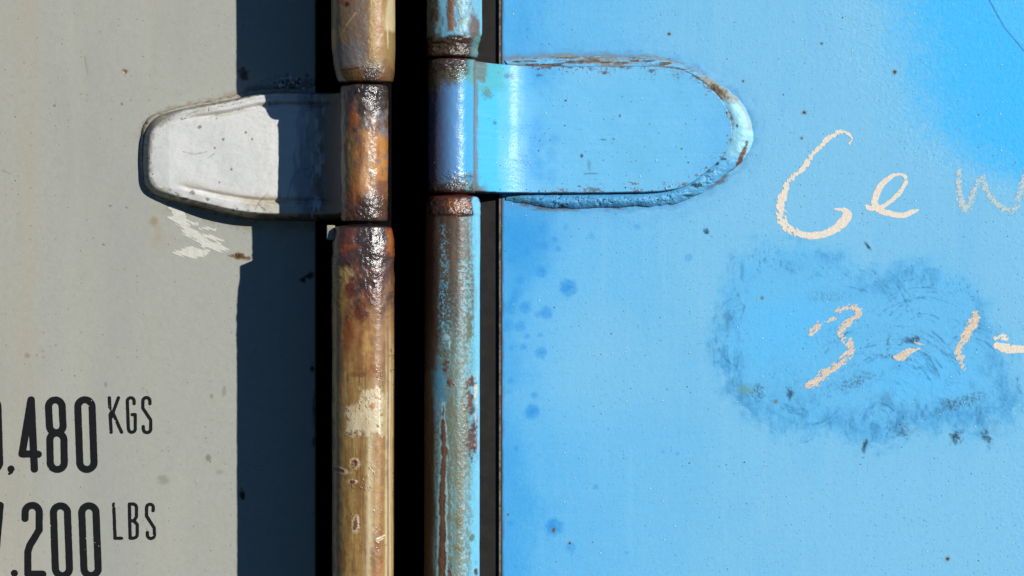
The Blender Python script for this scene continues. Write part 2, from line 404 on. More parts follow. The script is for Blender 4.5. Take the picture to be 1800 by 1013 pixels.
DEEP = alb(60, 190, 255); FADE = alb(121, 195, 235); MID = alb(84, 180, 236)
def paint_blue(X, Y):
    P = Paint(X, Y, FADE, 0.5, 0.7, 0.17)
    # strength of the remaining fresh paint: at the left edge, at the top right, patches elsewhere
    nb = P.n(180, 220, 1); nf = P.n(22, 22, 2); nff = P.n(5, 5, 3, 3)
    P.mix(ss(1350, 900, X + nb * 120) * .55, MID)
    P.mix(ss(.1, .8, P.n(70, 2.6, 95)) * .12, alb(136, 204, 240)); P.mix(ss(.2, .8, P.n(3, 90, 96)) * .14, alb(100, 180, 226)); P.mix(ss(.3, .8, P.n(14, 300, 97)) * .2, alb(136, 200, 234))
    P.mix(ss(1060, 885, X + nb * 50 + nff * 14) * .3, alb(66, 172, 234)); P.mix(ss(975, 878, X + P.n(60, 90, 9) * 40 + nff * 14) * .6, alb(44, 158, 226))
    P.mix(P.blob(915, 410, 62, 50, .8, .3, 50, 4) * .6, alb(34, 150, 224))
    P.mix(P.blob(900, 150, 70, 240, .9, .3, 60, 4) * .2, alb(60, 170, 236))
    P.mix(ss(.1, .9, P.n(240, 300, 5)) * .35, alb(130, 197, 234))
    P.mix(ss(.2, .9, P.n(90, 260, 6)) * .2, alb(96, 184, 240))
    bx = np.interp(Y, [0, 60, 150, 230, 300, 330, 360], [1565, 1580, 1605, 1650, 1730, 1800, 1900])
    edge = X - bx
    P.mix(ss(-130, 130, edge + nf * 14 + nff * 40 + P.n(3, 3, 7, 2) * 55 + nb * 26), DEEP, rough=0.42, bump=1.0)
    P.mix(np.exp(-((edge + 60 + nf * 20) / 60) ** 2) * (0.3 + .4 * nff), alb(136, 202, 236), bump=1.6)
    P.mix(ss(-10, 10, (X - 1733) - (Y) * 0.70) * ss(140, 60, Y) * .35, alb(96, 196, 255))
    P.mix(P.stroke([(1733, -10, .9), (1765, 48, .9), (1810, 102, .9)], 1.2, .2) * .9, alb(28, 92, 170))
    # round water spots where the chalked paint was wetted
    sp = [(248,227,23,.75),(173,182,17,.6),(207,880,23,.75),(147,565,20,.75),(171,403,16,.6),(187,295,17,.6),(130,280,17,.55),(113,205,14,.4),(253,935,14,.45),(85,282,17,.5),(115,332,15,.5),(80,330,18,.4),(154,520,10,.5),(124,388,10,.5),(135,360,8,.5),(210,95,8,.5),(220,120,8,.45),(322,770,7,.4),(88,870,10,.4),(92,390,8,.4),(170,355,7,.4),(435,60,8,.45),(575,145,10,.4),(165,300,10,.4),(105,240,18,.4),(95,262,14,.4),(90,480,10,.35),(105,665,8,.35),(504,675,5,.5),(545,680,5,.5),(406,950,5,.5),(180,112,14,.35),(135,130,12,.35),(310,85,10,.3),(90,150,14,.3),(180,60,16,.3),(85,510,8,.3),(240,60,9,.3)]
    for i, (u, v, r, a) in enumerate(sp):
        x, y, r = 840 + u / 1.5525, 360 + v / 1.5525, r / 1.5525
        P.mix(P.blob(x, y, r, r, .34, .2, 5, 60 + i) * a * (.95 + .3 * nff), alb(40, 150, 224))
        P.mix(P.blob(x, y, r * .35, r * .3, .5, .4, 4, 90 + i) * a * .35, alb(30, 110, 190))
    P.mix(P.blob(973, 932, 3, 4, .4, .4, 3, 7), alb(110, 80, 50))
    # grime along the weld, faint brush scratches around it
    d, _, _ = seg_dist(X, Y, [(890, 104), (1000, 97), (1150, 101), (1220, 123), (1290, 166), (1322, 210), (1323, 246), (1303, 286), (1250, 330), (1190, 358), (1080, 366), (960, 366), (890, 354)])
    P.mix((1 - ss(0, 14, d + P.n(12, 8, 70) * 6)) * .5, alb(70, 140, 190))
    P.mix((1 - ss(0, 46, d + P.n(20, 20, 71) * 10)) * .3, alb(96, 172, 225))
    aw = np.arctan2(Y - 230, X - 1150) * 160
    P.mix((1 - ss(0, 60, d)) * ss(.1, .7, fbm(d + P.n(30, 30, 76) * 10, aw, 3.5, 60, 77, 3)) * (X > 1100) * .35, alb(150, 208, 240)); P.mix((1 - ss(0, 50, d)) * ss(.2, .8, fbm(d + P.n(30, 30, 76) * 10, aw, 3, 50, 78, 3)) * (X > 1100) * .3, alb(80, 160, 214))
    P.mix((1 - ss(0, 8, d + P.n(14, 5, 72) * 5)) * ss(1290, 1150, X) * (Y < 200) * .6, alb(130, 120, 105))
    P.mix((1 - ss(0, 7, d + P.n(14, 5, 73) * 5)) * (Y > 300) * ss(.1, .5, P.n(60, 60, 74)) * .8, alb(95, 80, 62))
    # rubbed, smeared patch over the numbers
    out = np.array([(1248,600),(1262,520),(1282,462),(1310,436),(1370,424),(1430,424),(1480,436),(1512,470),(1522,486),(1548,466),(1600,456),(1660,468),(1712,500),(1745,548),(1762,600),(1786,660),(1792,712),(1770,752),(1720,762),(1650,752),(1600,762),(1545,782),(1500,776),(1450,760),(1400,768),(1350,752),(1310,720),(1272,680),(1248,600)], float)
    from_in = inside(X + P.n(30, 30, 80) * 10, Y + P.n(30, 30, 81) * 10, out)
    dd, _, _ = seg_dist(X + P.n(60, 60, 180) * 12, Y + P.n(60, 60, 181) * 12, [tuple(p) for p in out]); sd = np.where(from_in, dd, -dd)
    nn = P.n(16, 16, 82); mk = ss(-22, 26, sd + nn * 14)
    P.mix(mk * .75, alb(92, 188, 242), rough=.45, bump=.9)
    ring = np.exp(-((sd - 24 + nn * 14) / 20) ** 2)
    streaks = np.clip(.5 + .4 * P.n(30, 30, 83) + .5 * P.n(5, 8, 183), 0, 1)
    P.mix(ring * (.15 + .7 * streaks) * .75 * ss(-.4, .4, P.n(70, 70, 186) + .3 * (X < 1340) + .3 * (Y > 670)), alb(58, 148, 208), bump=1.0)
    P.mix(ss(.05, .8, P.n(14, 26, 84)) * mk * ss(640, 735, Y + (X - 1500) * .15) * .6, alb(52, 134, 184), bump=1.3)
    P.mix(ss(.25, .8, P.n(4, 6, 85)) * ring * ss(-.2, .5, P.n(50, 50, 185)) * .65, alb(40, 106, 146), bump=1.4)
    P.mix(ss(.15, .6, P.n(3, 4, 187) + .35 * P.n(26, 20, 188)) * mk * ss(.0, .7, P.n(44, 30, 189)) * .35, alb(48, 124, 178), bump=1.3)
    P.mix(ring * ss(-.1, .7, P.n(8, 40, 86)) * ss(1360, 1280, X) * .7, alb(52, 136, 196)); P.mix(ring * ss(.2, .8, P.n(40, 40, 86)) * ss(1340, 1270, X) * .5, alb(84, 150, 176))
    P.mix((1 - ss(0, 5, np.abs(X - 1288 - 14 * np.sin((Y - 480) / 60) + P.n(20, 20, 190) * 9))) * ss(480, 530, Y) * ss(700, 660, Y) * ss(-.3, .4, P.n(3, 12, 191)) * .65, alb(44, 112, 150), bump=1.3)
    for cx, cy, rx, ry in ((1360, 590, 62, 62), (1600, 660, 70, 40), (1640, 660, 60, 34), (1410, 560, 60, 40)):
        P.mix(P.blob(cx, cy, rx, ry, .5, .35, 20, 87) * .65, alb(92, 192, 248))
    for px_, py_, k_, s_ in ((1545, 740, .5, 300), (1250, 760, .3, 301), (1640, 760, .4, 302)):
        rr_ = np.hypot(X - px_, (Y - py_) * 1.15) + P.n(50, 50, s_ + 20) * 14; th_ = np.arctan2(Y - py_, X - px_) * 90
        brush = fbm(rr_, th_, 5, 60, s_, 4); wgt = np.exp(-((rr_ - 60) / 120) ** 2) * mk * ss(-.3, .5, P.n(60, 60, s_ + 21))
        P.mix(ss(.15, .8, brush) * wgt * k_, alb(58, 144, 206), bump=1.2); P.mix(ss(.2, .9, -brush) * wgt * k_ * .7, alb(104, 196, 248))
        P.mix(ss(.45, .95, fbm(rr_, th_, 3.2, 26, s_ + 9, 3)) * wgt * ss(0, .5, P.n(34, 34, s_ + 5)) * .6, alb(40, 106, 150), bump=1.4)
    rng = np.random.RandomState(5)
    fams = [(1560, 690, 55, 150, -2.6, -.3, 26), (1330, 590, 48, 95, 2.0, 4.4, 14), (1480, 560, 60, 130, -1.7, -.1, 12), (1700, 640, 40, 95, -2.4, .4, 18), (1540, 740, 16, 50, -3.0, .6, 12), (1620, 600, 40, 120, -2.9, -.9, 16), (1410, 690, 30, 80, .4, 2.4, 10)]
    for fx, fy, r0, r1, a0, a1, cnt in fams:
        for _ in range(cnt):
            r = rng.uniform(r0, r1); aa = rng.uniform(a0, a1 - .3); ln = rng.uniform(.3, .9)
            t = np.linspace(aa, min(aa + ln, a1), 9); ec = rng.uniform(.75, 1.0)
            pts = [(fx + r * math.cos(q) + rng.uniform(-1, 1), fy + r * ec * math.sin(q), rng.uniform(.0, .9)) for q in t]
            P.mix(P.stroke(pts, 1.4, 1.6, 8, int(rng.randint(1, 60))) * rng.uniform(.25, .7) * mk, alb(40, 118, 168), bump=1.2)
    for x, y, rx, ry, rot, a in ((1681, 768, 7, 9, .2, .95), (1735, 768, 5, 13, -.35, .8), (1520, 786, 3, 10, .2, .9), (1388, 693, 4, 7, .1, .8), (1332, 690, 9, 10, 0, .6), (1603, 598, 14, 4, -.2, .85), (1575, 628, 22, 3, .15, .7), (1562, 600, 3, 14, .1, .5), (1700, 705, 26, 8, -.3, .5), (1670, 712, 12, 9, 0, .5), (1526, 433, 6, 2, .9, .9), (1242, 407, 3, 3, 0, .95), (1505, 670, 26, 6, -.3, .55), (1455, 520, 26, 8, 0, .2), (1590, 758, 14, 8, 0, .5)):
        P.mix(P.blob(x, y, rx * 1.15, ry * 1.15, .7, .8, 5, 88, rot) * (np.clip(a * (1.0 + .3 * P.n(3, 3, 89, 2)), 0, 1) if a > .75 else np.clip(a * (.6 + .9 * P.n(3, 3, 89, 2)), 0, 1)), alb(34, 74, 98), bump=2.0)
    P.mix(P.blob(1363, 706, 4, 4, .5, .4, 4, 9) * .8, alb(120, 105, 50)); P.mix(P.blob(1339, 524, 3, 3, .5, .4, 4, 9) * .8, alb(120, 105, 50))
    P.mix(P.blob(1310, 685, 14, 8, .6, .4, 8, 9) * .5, alb(110, 160, 140))
    # rust pin-holes
    for x, y, r in ((1176, 60, 2.4), (1414, 198, 3), (1573, 127, 3), (1306, 143, 1.8), (1409, 243, 2), (1666, 983, 3), (893, 905, 1.5), (1001, 955, 2), (1444, 77, 2)):
        P.mix(P.blob(x, y, r * 1.8, r * 1.8, .6, .4, 4, 9) * .4, alb(140, 130, 95)); P.mix(P.blob(x, y, r, r, .4, .4, 3, 9), alb(60, 45, 32))
    # dirt on the very edge
    P.mix(ss(888, 882, X + P.n(4, 30, 91) * 2) * .8, alb(84, 92, 100))
    return P

def inside(X, Y, poly):
    r = np.zeros(X.shape, bool)
    for (x0, y0), (x1, y1) in zip(poly[:-1], poly[1:]):
        c = ((y0 > Y) != (y1 > Y)) & (X < (x1 - x0) * (Y - y0) / (y1 - y0 + 1e-12) + x0)
        r ^= c
    return r

grey_door = empty('container_door', 'weathered grey container door with white-painted hinge and black weight lettering, left of the gap', 'container door', None)
blue_door = empty('container_door', 'sky blue container door with scratched handwriting and a smeared patch, right of the gap', 'container door', None)
TOP, BOT = -260.0, 1270.0
ysf = axis(TOP, BOT, -6, 1020, 1.7)
door_panel(grey_door, axis(-420, 552, -6, 552, 1.7), ysf, paint_grey, M['grey_door'], 555, 80)
door_panel(blue_door, axis(883.5, 2100, 883.5, 1806, 1.7), ysf, paint_blue, M['blue_door'], 880.5, 60)

box('door_seal', 500, 551, TOP, BOT, -150, -82, M['gasket'], grey_door)
box('door_seal', 551, 604, TOP, BOT, -190, -120, M['black'], grey_door)
box('door_rim', 877.2, 880.7, TOP, BOT, -60, -0.7, M['rim'], blue_door)
box('door_seal', 815, 877, TOP, BOT, -60, -7, M['gasket'], blue_door, bevel=4)

# ------------------------------------------------------------------ pressed hinge of the grey door
def plate(name, outline, spine_y, sx0, sx1, n, hfun, paint_fn, mat, parent, ms, xr=None):
    O = resample(catmull(outline, 12), n)
    sx = np.clip(O[:, 0], sx0, sx1); SPx = sx; SPy = np.full(n, spine_y)
    ln = np.hypot(O[:, 0] - SPx, O[:, 1] - SPy)
    s = ms[:, None]                                     # 0 at outline .. 1 at spine
    X = O[None, :, 0] * (1 - s) + SPx[None] * s; Y = O[None, :, 1] * (1 - s) + SPy[None] * s
    dist = s * ln[None]
    H = hfun(X, Y, dist)
    P = paint_fn(X, Y, dist)
    return mesh_from(name, world_pts(X, Y, H), grid_faces(*X.shape, flip=False), mat, parent, P), (X, Y, H)

g_out = [(614,164),(560,163),(500,162),(462,164),(440,168),(400,177),(340,188),(300,197),(272,208),(256,228),(250,260),(250,300),(254,326),(270,343),(310,356),(360,368),(400,378),(450,386),(500,388),(560,389),(614,389)]
def g_h(X, Y, d):
    base = np.interp(X, [250, 270, 300, 400, 480, 555, 572, 590, 602, 614], [18, 23, 29, 41, 49, 55, 64, 90, 116, 134])
    nose = ss(330, 262, X); bot = ss(275, 330, Y) * (1 - nose)
    w = 8 + 9 * nose + 5 * bot
    rise = np.sin(np.clip(d / w, 0, 1) * math.pi / 2) ** .8
    gd = 25 + 8 * bot - 3 * ss(420, 330, X)
    groove = np.exp(-((d - gd) / 4.0) ** 2) * 4.6 * ss(300, 380, X) * ss(600, 570, X)
    rim = ss(gd, gd - 8, d) * 2.5 * ss(300, 380, X) * ss(600, 570, X)
    lump = fbm(X, Y, 26, 26, 201, 3) * .3 * np.clip(d / w, 0, 1) + fbm(X, Y, 90, 90, 202, 2) * 1.2 * np.clip(d / w, 0, 1)
    return base * rise - groove + rim * rise + lump - 1.5 * (d < .01)
def g_paint(X, Y, d):
    P = Paint(X, Y, alb(230, 230, 226), 0.5, .5, .10)
    P.mix(ss(0, .9, P.n(70, 50, 1)) * .5, alb(220, 221, 220))
    side = ss(13, 6, d + P.n(9, 5, 2) * 5); P.mix(side * ss(300, 335, Y), alb(120, 110, 84)); P.mix(side * ss(300, 335, Y) * ss(-.1, .4, P.n(14, 8, 30)) * .7, alb(104, 76, 40)); P.mix(P.stroke([(264, 331, 2), (275, 338, 4.5), (290, 345, 4.5), (304, 350, 2)], 1.5, 2, 6, 31), alb(216, 215, 205))  # rusty brown paints in the shade of the downward side; pale smear over it
    P.mix(ss(24, 14, d + P.n(7, 7, 3) * 5) * ss(330, 280, X), alb(150, 148, 136))
    P.mix(ss(9, 3, d + P.n(7, 7, 3) * 3) * (Y < 240), alb(165, 160, 146))
    P.mix(ss(.3, .7, P.n(5, 5, 32)) * .35, alb(206, 202, 190)); P.mix(ss(26, 4, d + P.n(16, 16, 33) * 8) * ss(.0, .5, P.n(22, 14, 34)) * .45, alb(186, 170, 140)); gl = np.exp(-((d - 25) / 3.5) ** 2) * ss(320, 400, X); P.mix(gl * (.35 + .4 * P.n(20, 8, 4)) * (Y < 240), alb(165, 148, 120))
    P.mix(np.exp(-((d - 36 + P.n(20, 8, 5) * 4) / 6) ** 2) * ss(300, 340, X) * (Y > 300) * .5, alb(196, 180, 150))
    P.mix(P.blob(470, 356, 30, 14, .5, .6, 14, 6) * .7, alb(188, 168, 135))
    P.mix(P.blob(500, 368, 60, 16, .5, .5, 16, 7) * .5, alb(170, 158, 128))
    P.mix(ss(7, 0, d + P.n(8, 8, 8) * 3) * .7, alb(95, 82, 62))
    br = fbm(X * .96 + Y * .28, Y * .96 - X * .28, 46, 2.6, 40, 3); P.mix(ss(.1, .8, br) * .3, alb(216, 216, 212)); P.mix(ss(.1, .8, -br) * .22, alb(240, 240, 238))
    chip = ss(.62, .72, P.n(7, 5, 41)) * ss(30, 12, d + P.n(20, 20, 42) * 10); P.mix(chip * .8, alb(150, 140, 118), bump=1.6); P.mix(chip * ss(.74, .8, P.n(7, 5, 41)) * .7, alb(112, 80, 52))
    P.mix(ss(14, 9, d + P.n(6, 6, 43) * 3) * ss(9, 12, d + P.n(6, 6, 43) * 3) * (Y < 230) * .5, alb(120, 96, 66))
    P.mix(ss(520, 575, X + P.n(14, 24, 9) * 14) * .9, alb(92, 84, 74), bump=1.6)  # brown grime tone painted darker to deepen the shade beside the barrel
    P.mix(ss(.2, .5, P.n(8, 20, 12)) * np.exp(-((X - 555) / 16) ** 2), alb(205, 205, 205))
    P.mix(ss(545, 520, X) * 0 + np.exp(-((X - 538 + P.n(8, 40, 10) * 16) / 10) ** 2) * .5, alb(120, 130, 160))
    for pts in ([(325,268,.4),(345,273,.5),(368,268,.4)], [(368,280,.3),(380,272,.5)], [(330,205,.3),(352,196,.3)], [(508,350,.5),(516,320,.5),(530,300,.5),(556,296,.5)], [(452,370,.5),(460,355,.7),(470,345,.6)], [(470,372,.5),(458,360,.7)]):
        P.mix(P.stroke(pts, 1.3, .5, 5, 3) * .7, alb(110, 100, 88))
    for x, y, r in ((353, 226, 3), (395, 247, 2), (341, 340, 4), (367, 351, 3), (446, 247, 2), (410, 300, 2), (380, 262, 1.5), (435, 235, 2), (388, 322, 2)):
        P.mix(P.blob(x, y, r, r, .5, .6, 4, 5) * .8, alb(130, 118, 100), bump=2)
    return P
ms = np.r_[0, np.linspace(.004, .45, 90), np.linspace(.46, 1, 40)]
hinge_g, _ = plate('hinge', g_out, 276, 335, 640, 620, g_h, g_paint, M['white_hinge'], grey_door, ms)
hinge_g['label'] = 'pressed white-painted steel hinge leaf with pointed rounded nose'

def env_of(U): return np.sin(np.pi * np.clip(U, 0, 1)) ** .7

def ribbon(name, inner, outer, hp, h_in, prof, n, m, mat, parent, paint_fn, lump=1.5, lsc=12, seed=301):
    A = resample(catmull(inner, 10), n); B = resample(catmull(outer, 10), n)
    hpv = np.interp(np.linspace(0, 1, n), np.linspace(0, 1, len(hp)), hp)
    u = np.linspace(0, 1, m)[:, None]
    X = A[None, :, 0] * (1 - u) + B[None, :, 0] * u; Y = A[None, :, 1] * (1 - u) + B[None, :, 1] * u
    U = np.repeat(u, n, 1); T = np.repeat(np.linspace(0, 1, n)[None], m, 0)
    env = np.sin(np.pi * np.clip(U, 0, 1)) ** .7
    X = X + fbm(X, Y, 22, 22, seed + 5, 3) * 1.6 * U; Y = Y + fbm(X, Y, 22, 22, seed + 6, 3) * 2.2 * U
    if name == 'weld_bead' and seed == 321:
        lump = lump * (.4 + .35 * ss(.55, .7, T)); cre = ss(.10, .0, np.abs(fbm(X + Y * .8, Y * 2.2, 26, 15, 331, 3))) * ss(.55, .65, T) * env_of(U) * 3.2
    else: cre = 0
    H = -cre + prof(U, T) * hpv[None] + env * lump * fbm(X, Y, lsc, lsc, seed, 4) * np.minimum(hpv[None] / 8, 1) - 1.2 * (U >= .999)
    P = paint_fn(X, Y, U, T)
    return mesh_from(name, world_pts(X, Y, H), grid_faces(*X.shape, flip=True), mat, parent, P)

gi = np.array(g_out[2:-3], float)
cen = np.array([430., 276.]);
def offset(poly, w):
    P = np.array(poly, float); t = np.gradient(P, axis=0); nrm = np.stack([t[:, 1], -t[:, 0]], 1); nrm /= np.linalg.norm(nrm, axis=1)[:, None]
    return P + nrm * np.asarray(w)[:, None]
go = offset(gi, [6, 7, 8, 8, 7, 6, 7, 6, 4, 3, 3, 3, 3, 4, 5, 6][:len(gi)])
# make sure the offset points away from the hinge
if np.hypot(*(go[3] - cen)) < np.hypot(*(gi[3] - cen)): go = 2 * gi - go
def gb_paint(X, Y, U, T):
    P = Paint(X, Y, alb(172, 166, 150), .55, 1, .15)
    P.mix(ss(-.1, .6, P.n(20, 6, 1)) * .8, alb(140, 118, 92)); P.mix(ss(.35, .6, P.n(9, 4, 2)) * .7, alb(105, 88, 68))
    P.mix((1 - ss(0, .25, U)) * .8, alb(90, 76, 60)); return P
ribbon('weld_bead', gi - (gi - cen) * .012, go, [4, 6, 6, 6, 6, 5, 5, 4, 3, 3, 3], 0, lambda u, t: np.sin(np.pi * (.35 + .65 * u)), 500, 9, M['bead'], hinge_g, gb_paint, 1.0, 9, 311)

# ------------------------------------------------------------------ round posts and hinge barrels
def square(n):
    return lambda PH: (np.abs(np.cos(PH)) ** n + np.abs(np.sin(PH)) ** n) ** (-1 / n)

def pipe(name, cx, hc, prof, paint_fn, mat, parent, step=1.35, disp=1.0, dsc=14, seed=400, cxp=None, caps=True, squash=None, local=None):
    """turned section: prof = [(y, radius)] in the photograph's units, centre at depth hc; f is constant for the whole part"""
    f = fac(hc); pr = np.array(prof, float)
    y0, y1 = pr[0, 0], pr[-1, 0]
    vis0, vis1 = max(y0, -8), min(y1, 1022)
    ys = axis(y0, y1, vis0, vis1, step)
    Rr = np.interp(ys, pr[:, 0], pr[:, 1])
    # soften the profile a little
    k = np.ones(3) / 3; Rs = np.convolve(np.pad(Rr, 1, 'edge'), k, 'valid')
    cxv = np.interp(ys, [p[0] for p in cxp], [p[1] for p in cxp]) if cxp else np.full(len(ys), float(cx))
    Rm = pr[:, 1].max(); nphi = int(2 * math.pi * Rm / step)
    phi = np.linspace(-math.pi, math.pi, nphi, endpoint=False)
    PH, YY = np.meshgrid(phi, ys); RR = np.repeat(Rs[:, None], nphi, 1); CC = np.repeat(cxv[:, None], nphi, 1)
    arc = PH * Rm
    taper = np.cos(PH / 2) ** .5                                       # no seam step at the back
    dd = (fbm(arc, YY, dsc, dsc * 1.6, seed, 4) + .6 * fbm(arc, YY, dsc * 5, dsc * 9, seed + 3, 2)) * disp * np.clip(taper, 0, 1)
    if local is not None: dd = dd + local(CC + RR * np.sin(PH), YY, PH)
    if squash is not None: RR = RR * squash(PH)
    RD = RR + dd
    Xp = CC + RD * np.sin(PH); Hh = hc / f + RD * np.cos(PH)         # /f so that the constant factor keeps the true depth
    P = paint_fn(CC + RR * np.sin(PH), YY, PH)
    V = world_pts(Xp, YY, Hh * f, f)
    F = grid_faces(len(ys), nphi, wrap=True)
    o = mesh_from(name, V, F, mat, parent, P)
    me = o.data
    return o

HR, HB = 148.0, 100.0
# ---- rusty post, left of the gap
rusty_post = empty('corner_post', 'rusty brown round door post section left of the black gap', 'corner post', None)
blue_post = empty('corner_post', 'corroded blue round door post section right of the black gap', 'corner post', None)

def sheen(P, m): P.mix(m, rough=.22, bump=2.2)
def p_low_rust(X, Y, PH):
    P = Paint(X, Y, alb(158, 124, 70), .32, .16, .2)
    P.mix(ss(-.1, .8, P.n(18, 260, 1)) * .7, alb(184, 156, 104)); P.mix(ss(0, .7, P.n(9, 200, 2)) * .6, alb(136, 100, 52)); P.mix(ss(.1, .7, P.n(5, 150, 64)) * .45, alb(112, 82, 44)); P.mix(ss(.2, .8, P.n(30, 40, 65)) * .3, alb(128, 104, 66))
    P.mix(ss(.15, .7, P.n(9, 60, 3)) * .5, alb(120, 84, 42))
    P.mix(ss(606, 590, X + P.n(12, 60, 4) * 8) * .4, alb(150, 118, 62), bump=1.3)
    P.mix(ss(-.1, .5, P.n(2.5, 30, 60)) * .3, alb(196, 168, 112)); P.mix(ss(0, .6, P.n(5, 8, 61)) * .25, alb(128, 92, 46))
    P.mix(ss(625, 600, X + P.n(12, 60, 4) * 8) * ss(620, 720, Y) * ss(-.2, .4, P.n(14, 40, 50)) * .6, alb(165, 140, 90))
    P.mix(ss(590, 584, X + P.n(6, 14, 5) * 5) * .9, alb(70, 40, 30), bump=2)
    # sun highlight painted in as a pale vertical stripe right of centre
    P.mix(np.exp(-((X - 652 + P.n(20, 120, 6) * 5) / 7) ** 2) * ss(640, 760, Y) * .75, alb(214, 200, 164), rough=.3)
    P.mix(P.rect(664, 676, 760, 1100, 3, 4, 8, 60, 7) * .55, alb(170, 120, 62))
    for x, w, a in ((680, 2.0, .8), (686, 1.8, .85), (690, 1.2, .6)):
        P.mix(np.exp(-((X - x + P.n(20, 200, 8) * 1.5) / w) ** 2) * ss(430, 470, Y) * a, alb(212, 196, 158))
    P.mix(np.exp(-((X - 683) / 1.2) ** 2) * .5, alb(110, 80, 50))
    # rust flush between the coated neck and the tan paint
    t = ss(700, 540, Y + P.n(20, 40, 9) * 40)
    P.mix(t * .75, alb(142, 98, 52), bump=.4); P.mix(ss(.0, .6, P.n(12, 60, 10)) * t * .7, alb(112, 58, 26))
    P.mix(ss(.1, .6, P.n(14, 40, 11)) * t * .6, alb(178, 134, 78))
    P.mix(P.rect(662, 684, 440, 650, 5, 6, 12, 60, 12) * .6, alb(160, 125, 90))
    t2 = ss(590, 500, Y + P.n(16, 24, 13) * 36 + np.abs(X - 640) * .5)
    P.mix(t2, alb(88, 62, 54), rough=.27, bump=1.0)
    P.mix(ss(-.1, .5, P.n(12, 20, 14)) * t2 * .7, alb(62, 42, 44), rough=.22)
    P.mix(ss(.15, .6, P.n(10, 14, 15)) * t2 * .8, alb(128, 62, 26))
    P.mix(P.blob(605, 415, 20, 17, .7, .6, 9, 16) * .75, alb(112, 54, 34), rough=.25)
    P.mix(P.blob(608, 436, 14, 6, .8, .6, 7, 17) * .7, alb(158, 80, 30))
    P.mix(P.blob(688, 425, 6, 26, .5, .4, 8, 18) * .9, alb(160, 86, 30), rough=.3)
    P.mix(P.blob(606, 482, 22, 14, .3, .5, 10, 19) * .95, alb(158, 130, 82), rough=.5, bump=1)
    P.mix(P.blob(598, 520, 12, 34, .3, .4, 10, 20) * .9, alb(148, 118, 60), rough=.45, bump=.8)
    P.mix(P.blob(620, 508, 7, 16, .4, .5, 8, 21) * .9, alb(96, 44, 28))
    P.mix(P.blob(635, 545, 10, 20, .5, .6, 8, 22) * .8, alb(90, 36, 22))
    P.mix(P.blob(617, 590, 10, 30, .6, .5, 12, 23) * .7, alb(120, 58, 24)); P.mix(P.blob(650, 600, 10, 34, .6, .6, 14, 24) * .6, alb(196, 150, 88))
    P.mix(P.blob(655, 648, 7, 20, .9, .7, 7, 25) * .6, alb(150, 82, 30)); P.mix(P.blob(633, 657, 14, 4, .5, .6, 8, 26) * .7, alb(110, 66, 28))
    crack = ss(.10, .02, np.abs(P.n(16, 22, 27))) * ss(620, 540, Y) * ss(440, 480, Y) * ss(645, 625, X); P.mix(crack * .7, alb(45, 28, 22))
    for x, y, rx, ry, c_, a_ in ((600, 640, 7, 60, (112, 76, 40), .6), (618, 700, 6, 50, (120, 84, 44), .45), (640, 800, 5, 50, (124, 86, 46), .4), (604, 780, 10, 40, (138, 104, 58), .6), (614, 880, 5, 70, (108, 78, 42), .5), (640, 930, 5, 60, (126, 92, 50), .4), (598, 960, 8, 50, (110, 74, 42), .55), (676, 800, 5, 60, (120, 84, 48), .5), (672, 900, 4, 50, (112, 72, 40), .5), (634, 620, 9, 40, (104, 62, 32), .5), (660, 580, 12, 40, (120, 78, 42), .5), (676, 640, 5, 60, (124, 88, 54), .5), (586, 860, 4, 70, (84, 50, 36), .6), (625, 1000, 8, 30, (120, 86, 46), .4)):
        P.mix(P.blob(x, y, rx, ry, .9, .9, 9, 70 + int(x) % 17) * a_, alb(*c_))
    P.mix(ss(.2, .7, P.n(3, 90, 80)) * ss(-.2, .4, P.n(20, 70, 81)) * .5, alb(92, 62, 36)); P.mix(ss(.35, .7, P.n(4, 5, 82)) * ss(0, .5, P.n(24, 60, 83)) * .6, alb(98, 66, 40), bump=1.2)
    # bare pale patch
    pt = P.rect(610, 676, 684, 762, 4, 9, 8, 8, 28) * ss(-.75, -.3, P.n(5, 7, 84)) * (1 - P.blob(608, 690, 26, 26, .15, .2, 10, 29)) ; P.mix(pt * (.75 + .2 * P.n(6, 20, 62)), alb(204, 190, 156), rough=.45, bump=1.0)
    e = pt * (1 - P.rect(614, 671, 688, 758, 1.5, 7, 12, 12, 28)); P.mix(e * ss(.2, .4, P.n(3, 3, 30)) * ss(650, 630, X), alb(90, 74, 50))
    P.mix(P.blob(657, 712, 4, 7, .4, .5, 5, 31, .5), alb(165, 108, 55)); P.mix(np.exp(-((X - 669) / 1.0) ** 2) * pt * .8, alb(240, 232, 210))
    P.mix(P.rect(674, 682, 690, 764, 2, 3, 8, 8, 32) * .7, alb(178, 162, 122))
    # chips with pale rims
    for x, y, rx, ry, rot in ((626, 811, 6, 7, .2), (596, 824, 13, 4, .15), (623, 844, 5, 3, 0), (628, 917, 4, 11, .15)):
        P.mix(P.blob(x, y, rx * 1.6, ry * 1.4, .25, .35, 7, 33, rot) * .9, alb(196, 178, 140)); P.mix(P.blob(x, y, rx, ry, .3, .35, 6, 33, rot), alb(112, 62, 34), bump=2)
    P.mix(P.blob(664, 965, 7, 34, .9, .7, 8, 34) * .7, alb(124, 72, 34)); P.mix(P.blob(657, 985, 5, 10, .5, .5, 6, 35) * .6, alb(90, 100, 60))
    P.mix(P.blob(663, 1000, 9, 24, .9, .7, 8, 36) * .6, alb(150, 92, 38)); P.mix(P.blob(590, 890, 6, 90, .6, .5, 10, 37) * .5, alb(90, 50, 36))
    P.mix(P.stroke([(664, 944, .8), (678, 938, .8)], 1, .3), alb(235, 225, 200)); P.mix(P.stroke([(665, 948, .6), (676, 943, .6)], 1, .3), alb(235, 225, 200))
    # tarry shine at the neck
    g = P.rect(632, 678, 398, 470, 5, 10, 14, 14, 38); P.mix(g * .85, alb(50, 40, 38), rough=.2, bump=1.0)
